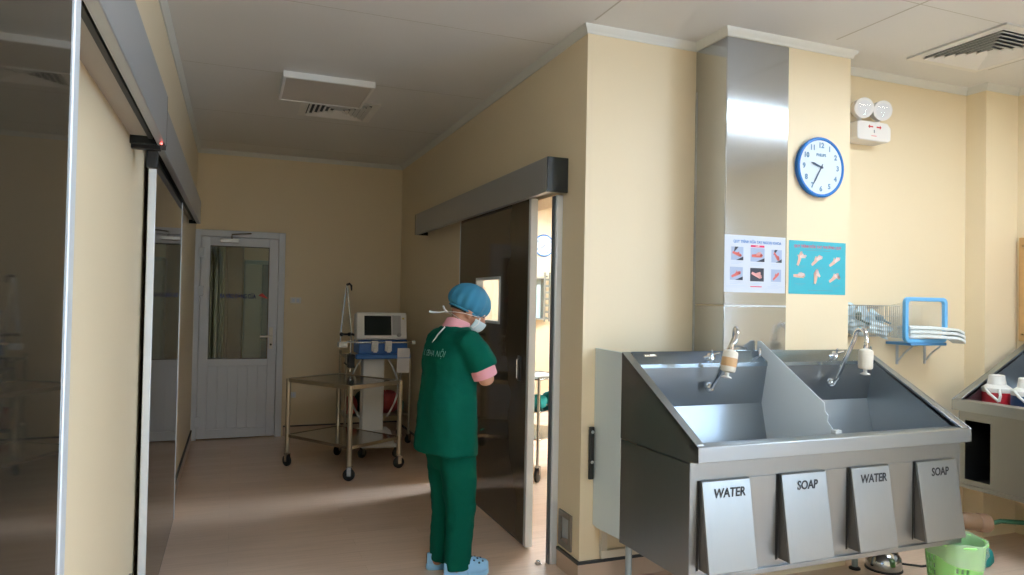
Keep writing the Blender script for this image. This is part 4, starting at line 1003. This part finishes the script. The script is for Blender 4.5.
# cap: gathered bouffant
c_=MB(); rings=[]; RX,RY,RZ=.117,.104,.096
for j in range(19):
    a=-.62+(math.pi/2+.62)*j/18; ca=max(.02,math.cos(a)); 
    fl=.035*max(0,1-abs(a+.25)/.6)
    if j==0: ca*=.90
    rings.append([(-.014+RX*ca*(1+(.018+fl)*math.sin(15*t_+2*math.sin(t_))*min(1,ca*1.2))*math.cos(t_),RY*ca*(1+(.018+fl)*math.sin(15*t_+2*math.sin(t_))*min(1,ca*1.2))*math.sin(t_),.046+RZ*math.sin(a)) for t_ in [2*math.pi*k/90 for k in range(90)]])
c_.loft(rings,False); c_.bm.faces.new(c_.bm.verts[-90:]); c_.bm.transform(HM)
cap=L2(c_,'bouffant_cap',CAPM,disp=.008,dscale=.05)
b_=MB(); b_.tube([(-.014+RX*.79*math.cos(t_),RY*.80*math.sin(t_),.046+RZ*-.60) for t_ in [2*math.pi*k/40 for k in range(41)]],.0045,8); b_.bm.transform(HM); L2(b_,'elastic_band',CAPM,cap)
# mask and its tied tapes
m=MB(); rings=[]
for j in range(11):
    el=R(-74+62*j/10); ring=[]
    for k in range(17):
        az=R(-72+144*k/16); bul=1+.10*math.cos(az)*math.sin(math.pi*j/10)
        ring.append((.006+.104*math.cos(el)*math.cos(az)*bul+.012*math.cos(az),.080*math.cos(el)*math.sin(az)*bul*1.02,-.004+.108*math.sin(el)))
    rings.append(ring)
m.loft(rings,False,False); m.bm.transform(HM); mk=L2(m,'face_mask',MASKM); sd=mk.modifiers.new('s','SOLIDIFY'); sd.thickness=.003
def band(pts,w,name='tape'):
    q=MB(); q.tube(pts,w,8,flat=.6 if name=='tape_end' else .28); q.bm.transform(HM); return L2(q,name,WTAPE,mk)
for s_ in (-1,1):
    band([(.052,s_*.078,-.012),(.02,s_*.086,-.020),(-.03,s_*.088,-.030),(-.075,s_*.070,-.045),(-.102,s_*.02,-.058),(-.106,0,-.060)],.0055)
    band([(.048,s_*.062,-.075),(.01,s_*.070,-.075),(-.04,s_*.066,-.066),(-.085,s_*.045,-.058),(-.102,s_*.01,-.062)],.0045)
    band([(.060,s_*.080,-.014),(.066,s_*.074,-.045),(.052,s_*.066,-.078)],.0065,'mask_edge_tape')
k=MB(); k.ell((-.106,0,-.060),(.009,.011,.009)); k.bm.transform(HM); L2(k,'knot',WTAPE,mk)
band([(-.106,0,-.060),(-.122,.0,-.050),(-.134,-.004,-.040)],[.005,.008,.010],'tape_end')
band([(-.106,0,-.060),(-.135,.0,-.080),(-.165,.006,-.094),(-.185,.008,-.100)],[.005,.006,.009,.011],'tape_end')
# pink undershirt collar and cuffs
m=MB(); m.loft([se(.006,0,1.262,0.0818,.098,p=1,tilt=-.15),se(.018,0,1.300,0.0688,.078,p=1,tilt=-.3),se(.032,0,1.330,0.0614,.068,p=1,tilt=-.35),se(.034,0,1.332,0.0577,.064,p=1,tilt=-.35),se(.020,0,1.302,0.0614,.070,p=1,tilt=-.3)],False)
L2(m,'undershirt_collar',PINK)
for s_ in (-1,1):
    A=[V(p) for p in ARM[s_]]; m=MB(); m.tube([A[1].lerp(A[2],.30),A[1].lerp(A[2],.62),A[1].lerp(A[2],.84)],[.066,.066,.064],20); L2(m,'undershirt_cuff',PINK,disp=.006,dscale=.05)
# tunic: torso and sleeves remeshed to one cloth
T=MB()
hem=lambda t_: .030*math.sin(5*t_+.6)+.016*math.sin(9*t_)
h2=lambda t_: .018*math.sin(5*t_+.6)+.010*math.sin(9*t_)
T.loft([se(-.032,0,.645,.150,.196,wav=hem,tilt=-.06),se(-.032,0,.70,.148,.192,wav=hem),se(-.030,0,.82,.142,.184,wav=h2),se(-.026,0,.95,.134,.176,wav=h2),se(-.022,0,1.06,.128,.176),se(-.020,0,1.15,.124,.186),se(-.012,0,1.21,.112,.182),se(-.006,0,1.25,.096,.160),se(.002,0,1.285,.082,.110),se(.008,0,1.305,.072,.076)])
for s_ in (-1,1):
    A=[V(p) for p in ARM[s_]]
    T.tube([(-.005,s_*.11,1.225),A[0]+V((0,0,-.012)),A[0].lerp(A[1],.5),A[1],A[1].lerp(A[2],.42)],[.070,.080,.080,.078,.079],22)
tunic=L2(T,'tunic',GREEN,vox=.010,smooth=5,disp=.024,dscale=.13)
# trousers
T=MB()
T.loft([se(.005,0,.56,.096,.150),se(-.008,0,.64,.104,.158),se(-.018,0,.72,.108,.163),se(-.02,0,.80,.112,.160)])
for s_,x0 in ((-1,.005),(1,.0)):
    bag=[.096,.091,.085,.080,.076,.071,.068,.069,.067,.065]; n=len(bag)
    P_=[(-.002+.032*min(1,i/4)+x0*(i/(n-1)),s_*(.070+.006*i/(n-1)),.64-.594*i/(n-1)) for i in range(n)]
    rings=[]
    for i,(x,y,z) in enumerate(P_):
        f=i/(n-1); rings.append(se(x-.022*f,y,z,bag[i]*(1.10 if i<6 else 1.08),bag[i]*.95,p=.9,wav=lambda t_,f=f,s_=s_: .03*math.sin(4*t_+s_+f*3)+f*.025*math.sin(7*t_+f*9)))
    T.loft(rings)
tro=L2(T,'trousers',GREEN,vox=.009,smooth=4,disp=.024,dscale=.11)
# pocket edge and piping on the tunic
k=MB(); k.tube([(.075,-.172,.775),(.125,-.125,.772)],.004,8,flat=.5); L2(k,'pocket_edge',GREEN,tunic)
k=MB(); k.tube([(-.070,-.035,1.302),(-.100,-.015,1.262),(-.122,.005,1.215),(-.134,.012,1.19)],.0035,8); pi_=L2(k,'white_piping',WTAPE,tunic)
# printed lettering across the upper back
Mt=Matrix.Translation((-.16,-.030,1.165)) @ Matrix.Rotation(R(-90),4,'Z') @ Matrix.Rotation(R(90),4,'X')
lt=text('lettering','K. CĐHA NỘI',.044,PR@Mt,mat('tunic_print',(.20,.45,.42),.8),tunic,ext=.0002,squeeze=.72)
bm=bmesh.new(); bm.from_mesh(lt.data); bmesh.ops.subdivide_edges(bm,edges=[e for e in bm.edges if e.calc_length()>.008],cuts=2); bm.to_mesh(lt.data); bm.free()
sw=lt.modifiers.new('w','SHRINKWRAP'); sw.target=tunic; sw.wrap_method='PROJECT'; sw.use_project_x=True; sw.use_project_y=False; sw.use_project_z=False; sw.use_positive_direction=True; sw.use_negative_direction=False; sw.offset=.0025
# clogs
def clog(cx,cy,ang,name='clog'):
    M=Matrix.Translation((cx,cy,0)) @ Matrix.Rotation(ang,4,'Z')
    def half(u):   # half width along the length
        return .030+.020*math.sin(min(1,max(0,(u+.02)/.9))*math.pi*.62)
    sole=MB(); n=28; pts=[]
    for k in range(n):
        a=2*math.pi*k/n; x=.130*math.cos(a); u=(x+.13)/.26; y=half(u)*math.copysign(abs(math.sin(a))**.75,math.sin(a)); pts.append((x,y))
    A=[[(M@V((x*s,y*s,z))) for x,y in pts] for s,z in ((.96,0),(1,.006),(1,.026),(.97,.032))]
    sole.loft(A); so=L2(sole,name,CLOG,per)
    up=MB(); rings=[]
    for i in range(12):
        u=.44+.56*i/11; x=-.13+.26*u; w=half(u)*.98*math.sqrt(max(.02,1-max(0,(u-.70)/.302)**2.4)); hh=.082-.040*((u-.44)/.56)**1.3
        if i==11: hh*=.75
        rings.append([M@V((x,w*math.cos(b),.028+(hh-.0)*max(0,math.sin(b))**.75*(1 if True else 0))) for b in [math.pi*k/16 for k in range(17)]])
    up.loft(rings,False,False); up.bm.faces.new([v for v in up.bm.verts[-17:]]); uo=L2(up,'clog_upper',CLOG,so); sd=uo.modifiers.new('s','SOLIDIFY'); sd.thickness=.004
    hs=MB(); rings=[]
    for k in range(15):
        a=math.pi*.5+math.pi*k/14; x=.130*math.cos(a)*.97; y=half((x+.13)/.26)*math.sin(a)*.98; hz=.050+.012*(1-abs(k-7)/7)
        rings.append([M@V((x,y,.028)),M@V((x,y,.028+hz)),M@V((x*.94,y*.92,.028+hz)),M@V((x*.94,y*.92,.028))])
    hs.loft(rings); L2(hs,'heel_band',CLOG,so)
    ho=MB()
    for i,(u,bs) in enumerate(((.62,(.9,1.57,2.24)),(.72,(.7,1.25,1.9,2.45)),(.82,(.95,1.57,2.2)))):
        for b in bs:
            x=-.13+.26*u; w=half(u)*.98*math.sqrt(1-max(0,(u-.70)/.302)**2.4); hh=.082-.040*((u-.44)/.56)**1.3
            p=V((x,w*math.cos(b),.028+hh*math.sin(b)**.75)); nrm=V((.25,math.cos(b)/w*.03,math.sin(b))).normalized()
            q=MB(); q.lathe([(.0052,0),(.0052,.0045)],p-nrm*.001,nrm,10); q.bm.transform(M)
            me_=bpy.data.meshes.new('t'); q.bm.to_mesh(me_); q.bm.free(); ho.bm.from_mesh(me_); bpy.data.meshes.remove(me_)
    L2(ho,'vent_holes',HOLE,so)
clog(.056,-.085,R(-4)); clog(.050,.098,R(-2))

# ------------------------------------------------------------------ light, camera
w=bpy.data.worlds.new('sky'); scene.world=w; w.use_nodes=True
bg=w.node_tree.nodes['Background']; bg.inputs[0].default_value=(.62,.80,1,1); bg.inputs[1].default_value=32
cam=bpy.data.cameras.new('camera'); co=bpy.data.objects.new('camera',cam); COL.objects.link(co); scene.camera=co
cam.sensor_width=36; cam.lens=705.308*36/1024; cam.clip_start=.02; cam.clip_end=60
yaw,pit,rol=R(21.43922),R(.9925465),R(1.106924)
F=V((math.sin(yaw)*math.cos(pit),math.cos(yaw)*math.cos(pit),math.sin(pit))); Rt=V((math.cos(yaw),-math.sin(yaw),0)); U=Rt.cross(F)
R2=Rt*math.cos(rol)+U*math.sin(rol); U2=-Rt*math.sin(rol)+U*math.cos(rol)
co.matrix_world=Matrix(((R2.x,U2.x,-F.x,0),(R2.y,U2.y,-F.y,0),(R2.z,U2.z,-F.z,1.45),(0,0,0,1)))
vs=scene.view_settings; scene.display_settings.display_device='sRGB'; vs.view_transform='Standard'; vs.look='None'; vs.gamma=1; vs.use_curve_mapping=False; vs.exposure=-.47
cy=scene.cycles; cy.use_denoising=True; cy.max_bounces=10; cy.diffuse_bounces=6; cy.glossy_bounces=5; cy.transparent_max_bounces=12; cy.sample_clamp_indirect=8; cy.caustics_reflective=False; cy.caustics_refractive=False
